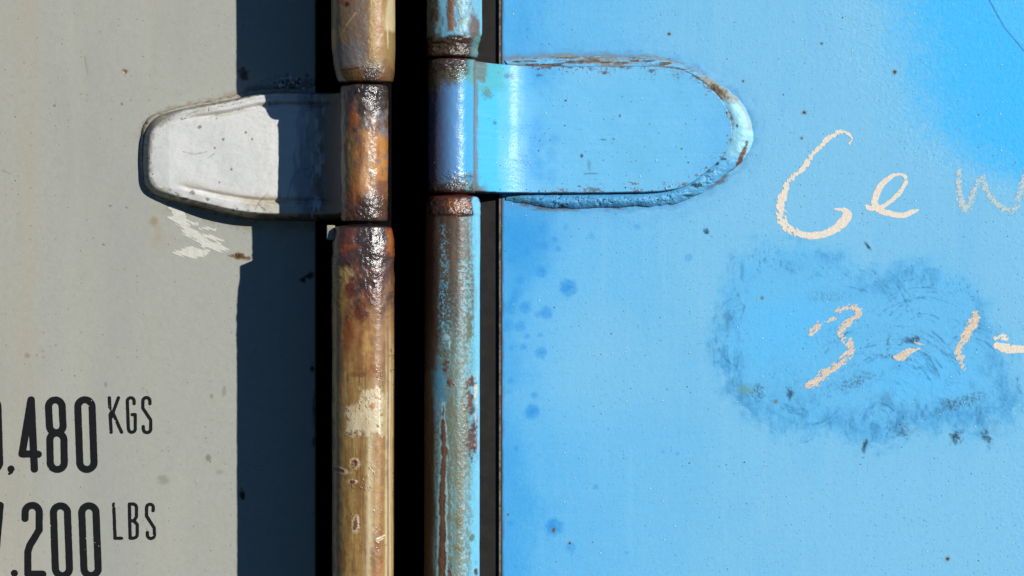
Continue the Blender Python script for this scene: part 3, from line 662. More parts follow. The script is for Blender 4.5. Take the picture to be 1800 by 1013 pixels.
    g2 = P.rect(630, 655, 460, 560, 6, 10, 14, 14, 39) * ss(-.2, .3, P.n(10, 10, 40)); P.mix(g2 * .7, alb(52, 38, 38), rough=.22, bump=1.0)
    P.mix(ss(404, 399, Y) , alb(40, 32, 30), rough=.3)
    return P
def loc_low(X, Y, PH):
    return 2.5 * np.exp(-(((X - 686) / 10) ** 2 + ((Y - 430) / 20) ** 2)) * (np.cos(PH) > -.3) - 1.4 * np.exp(-(((X - 626) / 6) ** 2 + ((Y - 811) / 7) ** 2)) + .8 * fbm(X, Y, 9, 12, 455, 3) * ss(600, 480, Y)
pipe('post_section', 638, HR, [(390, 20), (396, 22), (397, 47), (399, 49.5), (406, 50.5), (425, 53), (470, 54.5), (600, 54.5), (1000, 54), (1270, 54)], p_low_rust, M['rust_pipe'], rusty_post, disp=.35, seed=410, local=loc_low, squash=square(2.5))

def p_up_rust(X, Y, PH):
    P = Paint(X, Y, alb(130, 108, 66), .4, .5, .22)
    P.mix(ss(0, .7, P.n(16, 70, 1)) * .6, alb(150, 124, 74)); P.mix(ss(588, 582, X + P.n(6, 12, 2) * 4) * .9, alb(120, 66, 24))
    P.mix(P.rect(612, 652, -300, 100, 9, 10, 14, 60, 3) * .8, alb(104, 86, 78), bump=1.0)
    P.mix(P.rect(650, 664, -300, 110, 5, 4, 10, 40, 4) * .8, alb(176, 140, 82), bump=2)  # pale gold highlight painted into the colour
    P.mix(P.rect(660, 682, -300, 110, 5, 5, 10, 40, 5) * .7, alb(160, 118, 62))
    P.mix(P.rect(678, 700, -300, 60, 4, 7, 14, 60, 6) * .9, alb(196, 178, 138), bump=.6)
    P.mix(ss(.2, .5, P.n(3.5, 60, 7)) * ss(664, 674, X) * .6, alb(215, 196, 150))
    P.mix(P.blob(668, 52, 6, 12, .9, .8, 6, 8) * .5, alb(160, 92, 44)); P.mix(P.blob(608, 8, 16, 5, .5, .5, 8, 9) * .7, alb(140, 86, 44))
    P.mix(P.rect(593, 640, 78, 122, 8, 10, 9, 9, 10) * .85, alb(100, 97, 98), rough=.36, bump=1.4)
    P.mix(P.rect(625, 655, 95, 125, 8, 10, 9, 9, 11) * .7, alb(112, 104, 100), rough=.28, bump=1.5)
    P.mix(P.blob(585, 72, 6, 20, .3, .3, 8, 12) * .9, alb(178, 142, 92))
    P.mix(P.stroke([(602, 66, .6), (612, 48, 1), (628, 27, 1.3)], 1, .4) * .8, alb(176, 140, 95))
    P.mix(ss(118, 128, Y + P.n(12, 8, 13) * 5), alb(88, 70, 44), rough=.26, bump=1.3)
    P.mix(ss(118, 128, Y + P.n(12, 8, 13) * 5) * ss(0, .5, P.n(9, 7, 14)) * .7, alb(112, 70, 34))
    P.mix(P.stroke([(592, 127, 1), (615, 126, 1.2), (640, 121, 1)], 1, .5) * .9, alb(40, 30, 26))
    P.mix(P.rect(642, 668, 118, 150, 4, 6, 10, 10, 15) * .8, alb(76, 66, 58), rough=.14, bump=2.8)
    P.mix(P.rect(668, 694, 110, 150, 8, 9, 8, 10, 16) * .6, alb(122, 84, 48))
    P.mix(P.blob(612, 13, 4, 5, .4, .5, 4, 17), alb(40, 34, 30))
    return P
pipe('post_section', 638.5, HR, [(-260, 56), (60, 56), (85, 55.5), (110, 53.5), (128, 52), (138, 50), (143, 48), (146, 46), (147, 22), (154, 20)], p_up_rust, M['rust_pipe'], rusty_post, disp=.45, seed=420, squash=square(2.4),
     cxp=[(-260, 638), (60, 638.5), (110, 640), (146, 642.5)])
def p_bar_rust(X, Y, PH):
    P = Paint(X, Y, alb(112, 86, 66), .3, .7, .26)
    P.mix(ss(-.3, .5, P.n(14, 40, 1)) * .8, alb(80, 72, 72)); P.mix(ss(-.1, .7, P.n(9, 34, 2)) * .6, alb(150, 98, 52))
    P.mix(ss(.1, .5, P.n(5, 14, 21)) * .5, alb(74, 58, 52)); P.mix(ss(.2, .6, P.n(4, 6, 22)) * .35, alb(170, 130, 84))
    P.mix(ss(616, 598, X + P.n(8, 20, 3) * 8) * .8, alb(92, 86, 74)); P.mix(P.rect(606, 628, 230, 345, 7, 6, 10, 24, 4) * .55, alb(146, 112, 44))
    P.mix(P.blob(622, 214, 8, 17, .7, .7, 8, 5) * .8, alb(168, 92, 36)); P.mix(P.blob(618, 186, 7, 9, .7, .7, 7, 6) * .7, alb(116, 64, 48))
    P.mix(P.rect(632, 692, 232, 345, 9, 12, 14, 34, 7) * .75, alb(172, 116, 62), rough=.3)
    P.mix(P.rect(656, 680, 240, 320, 7, 9, 10, 40, 23) * .6, alb(196, 136, 64)); P.mix(P.rect(638, 656, 236, 350, 7, 8, 9, 44, 8) * .6, alb(206, 164, 118))
    P.mix(ss(.0, .6, P.n(6, 26, 24)) * P.rect(628, 690, 235, 350, 8, 6, 14, 20, 25) * .55, alb(134, 84, 56))
    P.mix(P.rect(650, 690, 185, 238, 8, 11, 12, 20, 9) * ss(-.3, .3, P.n(10, 10, 10)) * .75, alb(128, 122, 124))
    P.mix(ss(.34, .6, P.n(9, 11, 11)) * P.rect(645, 690, 200, 330, 8, 6, 14, 20, 12) * .7, alb(116, 114, 120), bump=.6)
    P.mix(P.rect(630, 641, 245, 305, 6, 6, 8, 20, 13) * .6, alb(122, 74, 50)); P.mix(P.blob(672, 330, 12, 18, .7, .6, 9, 14) * .7, alb(96, 62, 54))
    P.mix(P.rect(612, 690, 342, 400, 10, 11, 12, 14, 15) * .85, alb(84, 56, 42), rough=.22, bump=1.5)
    P.mix(P.blob(620, 342, 16, 22, .8, .6, 10, 16) * .7, alb(146, 82, 34)); P.mix(P.rect(598, 622, 362, 395, 5, 6, 8, 8, 17) * .55, alb(112, 62, 30))
    P.mix(P.rect(628, 664, 348, 395, 7, 9, 10, 10, 18) * .8, alb(50, 42, 38), rough=.2, bump=1.3)
    P.mix(P.rect(598, 690, 148, 176, 8, 10, 10, 10, 19) * .85, alb(54, 46, 40), rough=.24, bump=1.3)
    P.mix(P.rect(632, 682, 150, 200, 8, 10, 9, 9, 20) * .85, alb(48, 44, 42), rough=.19, bump=1.4)
    P.mix(ss(386, 391, Y), alb(30, 24, 22))
    return P
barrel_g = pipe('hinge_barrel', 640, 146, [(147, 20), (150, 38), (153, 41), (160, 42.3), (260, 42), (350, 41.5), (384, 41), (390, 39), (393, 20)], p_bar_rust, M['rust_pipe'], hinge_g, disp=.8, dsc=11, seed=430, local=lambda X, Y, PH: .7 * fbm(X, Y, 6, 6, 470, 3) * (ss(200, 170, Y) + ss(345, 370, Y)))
barrel_g['label'] = 'rusty orange-brown hinge barrel with shiny tarred ends'
f = fac(HR)
box('pin', 626, 654, 140, 405, HR - 14, HR + 20, M['dark_steel'], rusty_post, f, bevel=6)
# web that carries the sections and runs back as the container's side wall
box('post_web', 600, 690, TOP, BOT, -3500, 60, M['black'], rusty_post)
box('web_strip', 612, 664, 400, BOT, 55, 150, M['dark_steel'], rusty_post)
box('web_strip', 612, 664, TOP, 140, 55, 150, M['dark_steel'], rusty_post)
box('weld_tab', 583, 597, 399, 424, 140, 163, M['grey_steel'], rusty_post, 1.0, bevel=2)

# ---- blue post
def p_low_blue(X, Y, PH):
    P = Paint(X, Y, alb(104, 120, 108), .36, .2, .3)
    teal = alb(104, 170, 190); olive = alb(104, 102, 80); brown = alb(80, 62, 50)
    g2 = P.n(2.6, 3.4, 61, 3); g3 = P.n(3.4, 6, 62, 3); v1 = P.n(9, 220, 63); v2 = P.n(4, 130, 64)
    P.mix(ss(-.5, .7, v1 + .45 * g2) * .75, teal); P.mix(ss(.0, .7, v2 + .4 * g3) * .6, olive, bump=.6)
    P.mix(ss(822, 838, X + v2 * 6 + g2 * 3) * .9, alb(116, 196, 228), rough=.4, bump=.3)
    P.mix(ss(800, 834, X + v1 * 8 + g2 * 8) * ss(760, 900, Y) * .75, alb(112, 188, 216), rough=.4, bump=.4)
    P.mix(ss(.1, .7, g3) * ss(836, 812, X) * .35, olive, bump=.6)
    up = ss(625, 520, Y + P.n(14, 70, 6) * 50)
    P.mix(up * ss(816, 796, X + v1 * 9 + g2 * 4) * .95, alb(72, 56, 46), bump=.8)
    P.mix(up * ss(838, 812, X + v2 * 6 + g2 * 6) * .8, alb(82, 72, 58), bump=.6)
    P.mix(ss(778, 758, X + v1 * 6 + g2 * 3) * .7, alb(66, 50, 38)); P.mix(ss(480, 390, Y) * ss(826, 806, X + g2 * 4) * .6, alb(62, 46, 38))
    P.mix(up * ss(-.1, .5, P.n(7, 90, 66)) * .35, alb(120, 92, 66))
    P.mix(P.rect(772, 790, 400, 680, 6, 6, 8, 60, 9) * ss(.15, .45, g2 + .3 * v2) * .8, alb(92, 170, 200))
    P.mix(P.rect(806, 832, 460, 700, 7, 7, 9, 60, 11) * ss(-.2, .35, g2) * .8, alb(118, 174, 188))
    P.mix(P.rect(782, 806, 610, 700, 6, 7, 8, 40, 13) * ss(-.2, .4, g3) * .8, alb(108, 98, 76))
    P.mix(P.blob(768, 682, 15, 46, .9, .6, 12, 15) * .85, alb(74, 142, 182), rough=.4, bump=.5); P.mix(P.blob(762, 672, 8, 16, .9, .5, 8, 16) * .6, alb(56, 112, 110))
    P.mix(P.rect(740, 761, 640, 1300, 4, 5, 8, 80, 17) * .9, alb(88, 70, 42)); P.mix(P.rect(740, 768, 340, 650, 6, 6, 8, 80, 18) * .85, alb(60, 46, 36))
    P.mix(P.rect(752, 769, 700, 1300, 4, 6, 8, 80, 19) * ss(-.3, .4, P.n(5, 60, 20) + .4 * g2) * .8, alb(62, 48, 40))
    P.mix(P.rect(765, 777, 700, 1300, 3, 4, 8, 50, 21) * ss(-.3, .3, g2) * .75, alb(112, 150, 160))
    # long scratch opened to rust with lifted pale rims
    sc = [(781, 708, .5), (780, 740, 3), (782, 790, 5), (779, 850, 5), (779, 920, 6), (778, 1010, 7), (777, 1280, 7)]
    P.mix(P.stroke([(x, y, w + 2.5) for x, y, w in sc], 1.2, 2, 14, 23) * .85, alb(150, 196, 200), rough=.4)
    P.mix(P.stroke(sc, 1.2, 2, 12, 24), alb(84, 58, 46), rough=.5, bump=1.2)
    P.mix(P.stroke([(x, y, w * .4) for x, y, w in sc], 1.5, 2.4, 9, 25) * .5, alb(124, 84, 62))
    P.mix(P.rect(784, 828, 690, 1300, 5, 6, 8, 60, 26) * ss(.0, .5, P.n(3, 5, 27) + .5 * P.n(8, 160, 67)) * .7, alb(104, 106, 84), bump=.8)
    for x, y, rx, ry in ((828, 672, 7, 9), (826, 706, 6, 22), (830, 772, 9, 20), (833, 750, 5, 10), (792, 672, 7, 7), (785, 640, 4, 14), (838, 1005, 3, 10), (793, 1005, 4, 12)):
        P.mix(P.blob(x, y, rx, ry, .7, 1.0, 5, 28), alb(74, 50, 42), bump=1.4, rough=.5); P.mix(P.blob(x, y, rx * .6, ry * .5, .7, .8, 4, 29) * .6, alb(104, 60, 42))
    for x, y, rx, ry in ((806, 960, 9, 6), (829, 942, 4, 6), (807, 915, 6, 10), (826, 585, 6, 16), (826, 560, 5, 8)):
        P.mix(P.blob(x, y, rx, ry, .4, .7, 6, 30) * .8, alb(92, 92, 56))
    P.mix(P.blob(838, 690, 3, 60, .5, .8, 8, 31) * ss(.1, .4, P.n(4, 12, 32)), alb(210, 196, 170))
    P.mix(P.blob(840, 770, 2.5, 30, .5, .8, 8, 31), alb(150, 90, 60))
    # rusted collar
    col = ss(384, 378, Y + P.n(10, 6, 33) * 4)
    P.mix(col, alb(48, 36, 32), rough=.22, bump=2.0); P.mix(col * P.blob(806, 362, 22, 10, .9, .9, 8, 34) * .85, alb(136, 80, 28)); P.mix(col * ss(.3, .7, P.n(6, 5, 35)) * .7, alb(86, 42, 26))
    P.mix(ss(352, 347, Y), alb(90, 44, 34))
    P.mix(P.stroke([(835, 352, 6), (837, 372, 6), (836, 395, 4.5), (836, 425, 3), (837, 431, 3.5)], 1.5, 1, 8, 36), alb(112, 184, 220), rough=.25, bump=.5)
    P.mix(P.stroke([(840, 360, 4), (842, 600, 2.5), (842, 1300, 2.5)], 1.5, 1, 8, 37) * .9, alb(124, 198, 228), rough=.35)
    # milky blister
    P.mix(P.blob(784, 592, 7, 7, .3, .4, 6, 38) * .7, alb(150, 190, 200), rough=.2); P.mix(P.stroke([(791, 600, 1.2), (791, 611, .6)], 1, .2), alb(170, 205, 210))
    return P
def loc_lb(X, Y, PH):
    front = (np.cos(PH) > -.2)
    return front * (1.6 * np.exp(-(((X - 837) / 5) ** 2 + ((Y - 398) / 34) ** 4)) + 1.5 * np.exp(-(((X - 784) / 6) ** 2 + ((Y - 592) / 6) ** 2)) + 1.4 * ss(382, 376, Y) * (1 + .8 * fbm(X, Y, 7, 7, 480, 3)))
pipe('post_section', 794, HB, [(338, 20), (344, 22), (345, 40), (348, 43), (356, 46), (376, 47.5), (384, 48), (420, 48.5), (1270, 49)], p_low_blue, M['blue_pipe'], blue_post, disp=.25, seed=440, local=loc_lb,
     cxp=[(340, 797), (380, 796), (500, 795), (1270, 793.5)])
def p_up_blue(X, Y, PH):
    P = Paint(X, Y, alb(112, 176, 206), .4, .7, .22)
    P.mix(ss(.0, .5, P.n(10, 40, 1)) * .6, alb(126, 160, 150)); P.mix(ss(.15, .5, P.n(4, 9, 2)) * .5, alb(90, 86, 76), bump=1.8)
    P.mix(P.rect(757, 772, -300, 40, 4, 5, 8, 30, 3) * ss(-.1, .3, P.n(4, 12, 4)), alb(74, 58, 48)); P.mix(P.rect(740, 762, -300, 120, 3, 5, 8, 30, 5) * .85, alb(80, 84, 80))
    P.mix(P.rect(787, 803, -300, 58, 3, 4, 8, 60, 6), alb(112, 84, 68), bump=2); P.mix(P.stroke([(795, -260, 3), (795, 55, 3)], 3, 2) * .4, alb(146, 110, 88))
    P.mix(P.blob(834, 52, 10, 22, .3, .3, 10, 7) * .9, alb(104, 82, 74)); P.mix(P.blob(764, 20, 6, 30, .5, .6, 7, 8) * .8, alb(70, 56, 46))
    P.mix(ss(842, 846, X), alb(120, 190, 205))
    c = ss(62, 70, Y + P.n(9, 6, 9) * 4); P.mix(c, alb(62, 48, 40), rough=.26, bump=2.0); P.mix(c * ss(0, .5, P.n(8, 5, 10)) * .6, alb(80, 42, 38)); P.mix(c * ss(.1, .6, P.n(6, 5, 11)) * .6, alb(80, 74, 46)); P.mix(c * ss(96, 101, Y), alb(34, 26, 22))
    P.mix(c * ss(826, 838, X + P.n(6, 6, 12) * 4) * .8, alb(96, 140, 132), rough=.2)
    return P
pipe('post_section', 799.5, HB, [(-260, 48.5), (60, 48.5), (72, 47), (80, 44.5), (86, 44), (96, 45.5), (101, 45), (103, 43), (104, 22), (112, 20)], p_up_blue, M['blue_pipe'], blue_post, disp=.7, seed=450,
     cxp=[(-260, 800), (60, 799), (86, 795), (104, 795)], local=lambda X, Y, PH: 1.2 * ss(62, 72, Y) * fbm(X, Y, 7, 5, 481, 3))

def p_bar_blue(X, Y, PH):
    P = Paint(X, Y, alb(92, 150, 205), .26, .25, .1)
    P.mix(ss(803, 818, X) * .9, alb(70, 172, 228)); P.mix(ss(808, 776, X) * .85, alb(80, 98, 136)); P.mix(ss(782, 764, X) * .6, alb(40, 40, 62))  # bluer right side; shade of the left flank painted in as dark violet
    P.mix(ss(.2, .45, P.n(3.5, 4, 1)) * ss(270, 330, Y + P.n(14, 10, 2) * 16) * .8, alb(90, 110, 92), bump=1.5)
    t = ss(160, 138, Y + P.n(12, 12, 3) * 14 - (X < 775) * 10); P.mix(t * ss(820, 806, X + P.n(7, 7, 4) * 4), alb(84, 78, 56), rough=.3, bump=1.6)
    P.mix(t * ss(802, 812, X) * .85, alb(96, 156, 150)); t2 = ss(140, 120, Y + P.n(10, 8, 5) * 10) * ss(832, 815, X); P.mix(t2, alb(54, 44, 40), rough=.15, bump=2.6)
    P.mix(np.exp(-((X - 804) / 6) ** 2) * ss(160, 140, Y), rough=.12, bump=3)
    b = ss(306, 330, Y + P.n(12, 10, 6) * 14 + (X - 790) * .2); P.mix(b * .95, alb(62, 52, 40), rough=.18, bump=2.8); P.mix(b * ss(0, .4, P.n(6, 6, 7)) * ss(795, 815, X) * .8, alb(80, 140, 150))
    P.mix(ss(108, 105.5, Y), alb(84, 40, 34)); P.mix(ss(334, 339, Y), alb(60, 36, 28))
    sm = np.exp(-((X - 834) / 2.2) ** 2); P.mix(sm, alb(116, 104, 84), bump=1.5)
    return P
def b_paint(X, Y, d):
    P = Paint(X, Y, alb(114, 196, 240), .36, .35, .11)
    nb = P.n(120, 120, 1)
    P.mix(ss(1000, 890, X + nb * 30) * .5, alb(66, 176, 238)); P.mix(ss(-.1, .9, P.n(130, 90, 2)) * .4, alb(128, 198, 242))
    P.mix(ss(1150, 1290, X + P.n(60, 60, 3) * 40) * .5, alb(92, 184, 244))
    P.mix(ss(882, 868, X + P.n(10, 30, 4) * 5) * .9, alb(72, 184, 232), rough=.3)
    P.mix(np.exp(-((X - 893) / 20) ** 2) * .6, rough=.27)
    for x, y, r in ((945, 250, 16), (972, 248, 9), (968, 272, 12), (930, 275, 18), (950, 290, 14), (925, 300, 22), (965, 310, 14), (940, 220, 12), (960, 125, 30), (930, 135, 20)):
        P.mix(P.blob(x, y, r, r, .6, .4, 12, 5) * .3, alb(52, 158, 230))
    t = P.rect(836, 888, 112, 166, 2, 7, 10, 12, 6) * ss(190, 160, Y + (X - 858) * .4); P.mix(t * .8, alb(82, 172, 176), rough=.3, bump=1.2)
    P.mix(P.blob(856, 168, 7, 9, .6, .5, 6, 7) * .8, alb(92, 126, 84), rough=.15, bump=3); P.mix(t * P.rect(836, 856, 105, 150, 3, 5, 8, 8, 8) * .8, alb(110, 104, 78), bump=2)
    P.mix(np.exp(-((X - 838 + P.n(5, 20, 9) * 2) / 3.2) ** 2) * .85, alb(112, 108, 88), bump=2)
    P.mix(ss(322, 338, Y + P.n(9, 9, 10) * 8) * ss(866, 840, X) * .85, alb(100, 86, 62), bump=2)
    wr = np.exp(-((X - 895) / 26) ** 2) * ss(240, 300, Y); P.mix(wr, bump=1.3)
    P.mix(ss(3, 0, d + P.n(12, 3, 11) * 2) * .8, alb(95, 70, 58))
    P.mix(ss(8, 1, d + P.n(6, 3, 12) * 5) * ss(.2, .5, P.n(20, 10, 13)) * .9, alb(110, 84, 66))
    br = fbm(X, Y, 70, 3, 40, 3); P.mix(ss(.1, .8, br) * .18, alb(132, 202, 240)); P.mix(ss(.1, .8, -br) * .14, alb(96, 182, 234))
    P.mix(ss(.58, .68, P.n(6, 4, 41)) * ss(18, 5, d + P.n(30, 12, 42) * 12) * (X > 930) * .75, alb(112, 84, 64), bump=1.8)
    for x, y, l_ in ((1025, 341, 12), (1048, 340, 20), (990, 341, 9), (1190, 122, 16), (1065, 119, 12), (1150, 119, 9)):
        P.mix(P.blob(x, y + (6 if y < 230 else -4), 9, l_ * .5, .9, 1.1, 4, 44) * ss(-.2, .4, P.n(3, 3, 45)) * .7, alb(120, 96, 78))
    for x, y, rx, ry, a in ((994, 178, 2, 2, 1), (1089, 205, 2, 3, .8), (1022, 275, 2, 3, .9), (1197, 263, 2, 2, .9), (1062, 130, 4, 2, .8), (1145, 126, 5, 3, .7), (898, 136, 9, 5, .5), (1036, 306, 12, 1.5, .5), (1060, 246, 5, 1.5, .6), (1042, 333, 10, 3, .6), (948, 134, 5, 2, .6), (870, 218, 3, 4, .6), (1035, 290, 3, 8, .35)):
        P.mix(P.blob(x, y, rx, ry, .4, .6, 4, 14) * a, alb(70, 72, 70))
    return P
p_out = [(826,112),(880,114),(1000,117),(1100,117),(1160,117),(1200,124),(1230,141),(1262,168),(1283,203),(1287,242),(1276,270),(1246,300),(1206,328),(1160,338),(1100,340),(1000,341),(880,341),(826,341)]
bx_ = np.array([826, 833, 846, 860, 874, 888, 902, 918, 940, 1300.]); bh_ = np.array([124, 113, 90, 67, 48, 34, 25, 20.5, 18, 17.])
def b_h(X, Y, d):
    base = np.interp(X, bx_, bh_); base = (base + np.interp(X - 4, bx_, bh_) + np.interp(X + 4, bx_, bh_) + np.interp(X + 8, bx_, bh_) + np.interp(X - 8, bx_, bh_)) / 5
    rise = np.sin(np.clip(d / 2.5, 0, 1) * math.pi / 2) ** .7
    wr = np.exp(-((X - 895) / 22) ** 2) * ss(230, 300, Y) * .25 * np.sin(X * 1.6 + 2 * fbm(X, Y, 12, 40, 501, 2))
    return base * rise + (fbm(X, Y, 130, 110, 502, 3) * .8 + fbm(X, Y, 20, 20, 503, 3) * .12) * rise + wr * rise - 1.0 * (d < .001)
ms = np.r_[0, .002, .005, .009, .014, .022, np.linspace(.03, .3, 60), np.linspace(.31, 1, 80)]
hinge_b, _ = plate('hinge', p_out, 228, 826, 1175, 720, b_h, b_paint, M['blue_hinge'], blue_door, ms)
hinge_b['label'] = 'blue strap hinge leaf with rounded end welded to the door'
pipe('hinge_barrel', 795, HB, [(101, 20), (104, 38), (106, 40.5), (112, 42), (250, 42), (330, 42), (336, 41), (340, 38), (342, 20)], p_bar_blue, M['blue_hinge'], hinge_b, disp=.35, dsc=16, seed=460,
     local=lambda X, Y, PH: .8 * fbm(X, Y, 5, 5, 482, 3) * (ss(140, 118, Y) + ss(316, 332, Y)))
def bb_paint(X, Y, U, T):
    P = Paint(X, Y, alb(106, 186, 232), .42, 1, .12)
    P.mix(ss(1230, 1290, X) * ss(285, 262, Y) * .85, alb(150, 214, 234), rough=.45, bump=.5)
    top = (Y < 230)
    P.mix(top * ss(1270, 1180, X) * (ss(-.3, .3, P.n(40, 5, 1)) * .75), alb(140, 132, 112)); P.mix(top * ss(.1, .5, P.n(26, 3, 2)) * ss(1300, 1200, X), alb(96, 78, 60), bump=2)
    P.mix(top * np.exp(-((U - .85) / .12) ** 2) * .55, alb(150, 150, 130))
    P.mix(P.blob(1262, 160, 34, 10, .5, .5, 9, 3, .62) * .9, alb(150, 140, 115), bump=2); P.mix(P.blob(1264, 160, 16, 5, .5, .7, 6, 4, .6), alb(96, 74, 48), bump=3)
    P.mix(np.exp(-((U - .06) / .07) ** 2) * top * ss(1150, 1200, X) * ss(-.2, .3, P.n(20, 20, 5)) * .9, alb(112, 84, 64))
    P.mix(ss(270, 300, Y) * .5, alb(84, 168, 220)); P.mix(ss(325, 345, Y) * ss(1200, 1000, X) * .4, alb(60, 142, 198), rough=.4)
    P.mix(ss(.12, .0, np.abs(fbm(X + Y * .8, Y * 2.2, 26, 15, 331, 3))) * ss(.55, .65, T) * .5, alb(50, 80, 96)); P.mix(ss(960, 900, X) * (Y > 300) * .6, alb(70, 130, 130)); P.mix((Y > 270) * (ss(.88, 1.0, U + P.n(20, 5, 6) * .08)) * .9, alb(96, 78, 58))
    P.mix(P.stroke([(1297, 292, 3), (1306, 270, 4), (1313, 250, 2)], 1.5, 2, 6, 7), alb(112, 72, 46), bump=2)
    for x, y, rx, ry in ((1246, 301, 7, 4), (1262, 288, 4, 3), (1224, 326, 8, 4), (990, 364, 8, 5), (1296, 222, 2, 4), (1270, 280, 5, 2), (1210, 344, 12, 2)): P.mix(P.blob(x, y, rx, ry, .4, .6, 5, 8) * .9, alb(40, 70, 84), bump=2)
    return P
inn = [(892,113),(940,116),(1000,117),(1080,117),(1150,117),(1200,124),(1230,141),(1262,168),(1283,203),(1287,242),(1276,270),(1246,300),(1206,328),(1160,338),(1080,341),(1000,341),(940,341),(892,341)]
oun = [(888,106),(936,102),(1000,97),(1080,101),(1158,102),(1212,118),(1250,138),(1291,168),(1318,205),(1324,246),(1308,282),(1270,314),(1228,342),(1180,360),(1090,365),(1000,367),(938,362),(888,353)]
inn2 = [(x + (1105 - x) * .006, y + (228 - y) * .012) for x, y in inn]
ribbon('weld_bead', inn2, oun, [3, 6, 7, 6, 7, 8, 9, 10, 10, 10, 10, 11, 12, 13, 13, 13, 11, 4], 0, lambda u, t: np.sin(np.pi * np.clip(.30 - .29 * ss(.62, .72, t) + (.70 + .29 * ss(.62, .72, t)) * u, 0, 1)) ** .85, 1000, 26, M['bead'], hinge_b, bb_paint, 2.0, 12, 321)

f = fac(HB)
box('pin', 783, 811, 97, 350, HB - 14, HB + 14, M['dark_steel'], blue_post, f, bevel=5)
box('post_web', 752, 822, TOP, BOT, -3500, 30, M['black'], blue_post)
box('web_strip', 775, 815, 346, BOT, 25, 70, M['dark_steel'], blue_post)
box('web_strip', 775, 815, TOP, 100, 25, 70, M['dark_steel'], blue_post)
# pale flake of paint on the web deep in the gap
def flake():
    pts = catmull([(0, 0), (10, -6), (22, -2), (26, 14), (20, 30), (22, 60), (12, 82), (2, 88), (0, 60), (0, 0)], 6)
    V = []; n = len(pts)
    for h0 in (0, 1.2):
        for p in pts: V.append(((690.3 + h0 - CX) * S, (14 + p[0] * 14) * S, -(655 + p[1] * .82 - CY) * S))
    F = [tuple(range(n))[::-1], tuple(range(n, 2 * n))] + [(i, (i + 1) % n, n + (i + 1) % n, n + i) for i in range(n - 1)]
    return mesh_from('paint_flake', V, F, M['chip'], rusty_post, smooth=False)
flake()

# ------------------------------------------------------------------ stencilled weights
def ZU(u, v): return (u / 2.87, 660 + v / 2.87)
def arc(cx, cy, r, a0, a1, n=14, ry=None):
    return [(cx + r * math.cos(math.radians(a)), cy + (ry or r) * math.sin(math.radians(a))) for a in np.linspace(a0, a1, n)]
def stadium(xl, xr, vt, vb, sh):
    r = (xr - xl) / 2; c = (xl + xr) / 2
    p = arc(c, vt + r, r, 180, 360) + arc(c + sh, vb - r, r, 0, 180); p.append(p[0]); return p
def glyphs(strokes, h):
    """strokes: list of (polyline in lettering coordinates, half width)"""
    segs = [([(*ZU(u, v), w / 2.87) for u, v in pts], w) for pts, w in strokes]
    allp = np.array([p for s, _ in segs for p in s])
    def fn(X, Y):
        best = np.full(X.shape, -1e9)
        for s, _ in segs:
            d, w, _p = seg_dist(X, Y, s if len(s) > 1 else [s[0], (s[0][0] + .01, s[0][1], s[0][2])]); best = np.maximum(best, w - d)
        worn = ss(.86, 1.1, fbm(X, Y, 6, 6, 611, 3)) * 9
        return best + fbm(X, Y, 5, 5, 610, 3) * .22 - worn * ss(.2, .4, fbm(X, Y, 40, 40, 612, 2))
    pad = 10
    return (allp[:, 0].min() - pad, allp[:, 0].max() + pad, allp[:, 1].min() - pad, allp[:, 1].max() + pad, fn)
def four(o=0, v=0): return [([(157 + o, 124 + v), (112 + o, 396 + v), (193 + o, 398 + v)], 18.5), ([(158 + o, 124 + v), (174 + o, 473 + v)], 18.5)]
def zero(xl, xr, vt, vb, sh): return [(stadium(xl, xr, vt, vb, sh), 18)]
def three(o, v): return [([(10 + o, 190 + v)] + arc(46 + o, 160 + v, 36, 180, 380, 14) + [(80 + o, 250 + v), (56 + o, 290 + v), (84 + o, 325 + v)] + arc(52 + o, 438 + v, 36, 0, 180, 12), 18)]
def six(o, v): return [([(80 + o, 185 + v)] + arc(46 + o, 160 + v, 34, 0, -180, 12) + [(14 + o, 440 + v)] + arc(52 + o, 438 + v, 36, 180, 0, 12) + [(88 + o, 330 + v)] + arc(52 + o, 330 + v, 36, 0, -170, 12), 18)]
def comma(u, v): return [([(u, v)], 18), ([(u + 8, v + 6), (u + 4, v + 18), (u - 9, v + 25)], 6)]
row1 = three(-205, 0) + zero(-82, -10, 123, 475, 9) + comma(56, 472) + four() + [(stadium(245, 314, 124, 289, 5), 18), (stadium(252, 323, 291, 475, 2), 18)] + zero(393, 465, 123, 475, 10)
row2 = six(-185, 532) + [([(-58, 656), (2, 656), (-30, 1008)], 18)] + comma(73, 998) + [([(127, 722)] + arc(163, 692, 36, 180, 350, 14, 36) + [(198, 780), (150, 860), (141, 890), (141, 1002), (217, 1003)], 18)] + zero(270, 341, 658, 1010, 10) + zero(413, 485, 658, 1010, 11)
hw = 8.3
kgs = [([(552, 113), (561, 287)], hw), ([(598, 113), (562, 212)], hw), ([(571, 190), (614, 287)], hw),
       ([(677, 143)] + arc(660, 130, 17, 0, -180, 10) + [(648, 270)] + arc(666, 270, 17, 180, 0, 10) + [(683, 198), (667, 198)], hw),
       ([(757, 143)] + arc(739, 130, 18, 0, -180, 10) + [(721, 165), (761, 225)] + arc(742, 270, 19, 0, 180, 10) + [(723, 258)], hw)]
lbs = [([(574, 649), (581, 822), (614, 822)], hw), ([(653, 649), (657, 822), (676, 821)] + arc(676, 803, 17, 80, 0, 6) + [(693, 752), (675, 734), (664, 733)], hw), ([(653, 649), (671, 649)] + arc(672, 667, 17, -80, 0, 6) + [(689, 714), (675, 734)], hw),
       ([(773, 683)] + arc(757, 667, 17, 0, -180, 10) + [(740, 710), (779, 770)] + arc(762, 805, 18, 0, 180, 10) + [(744, 792)], hw)]
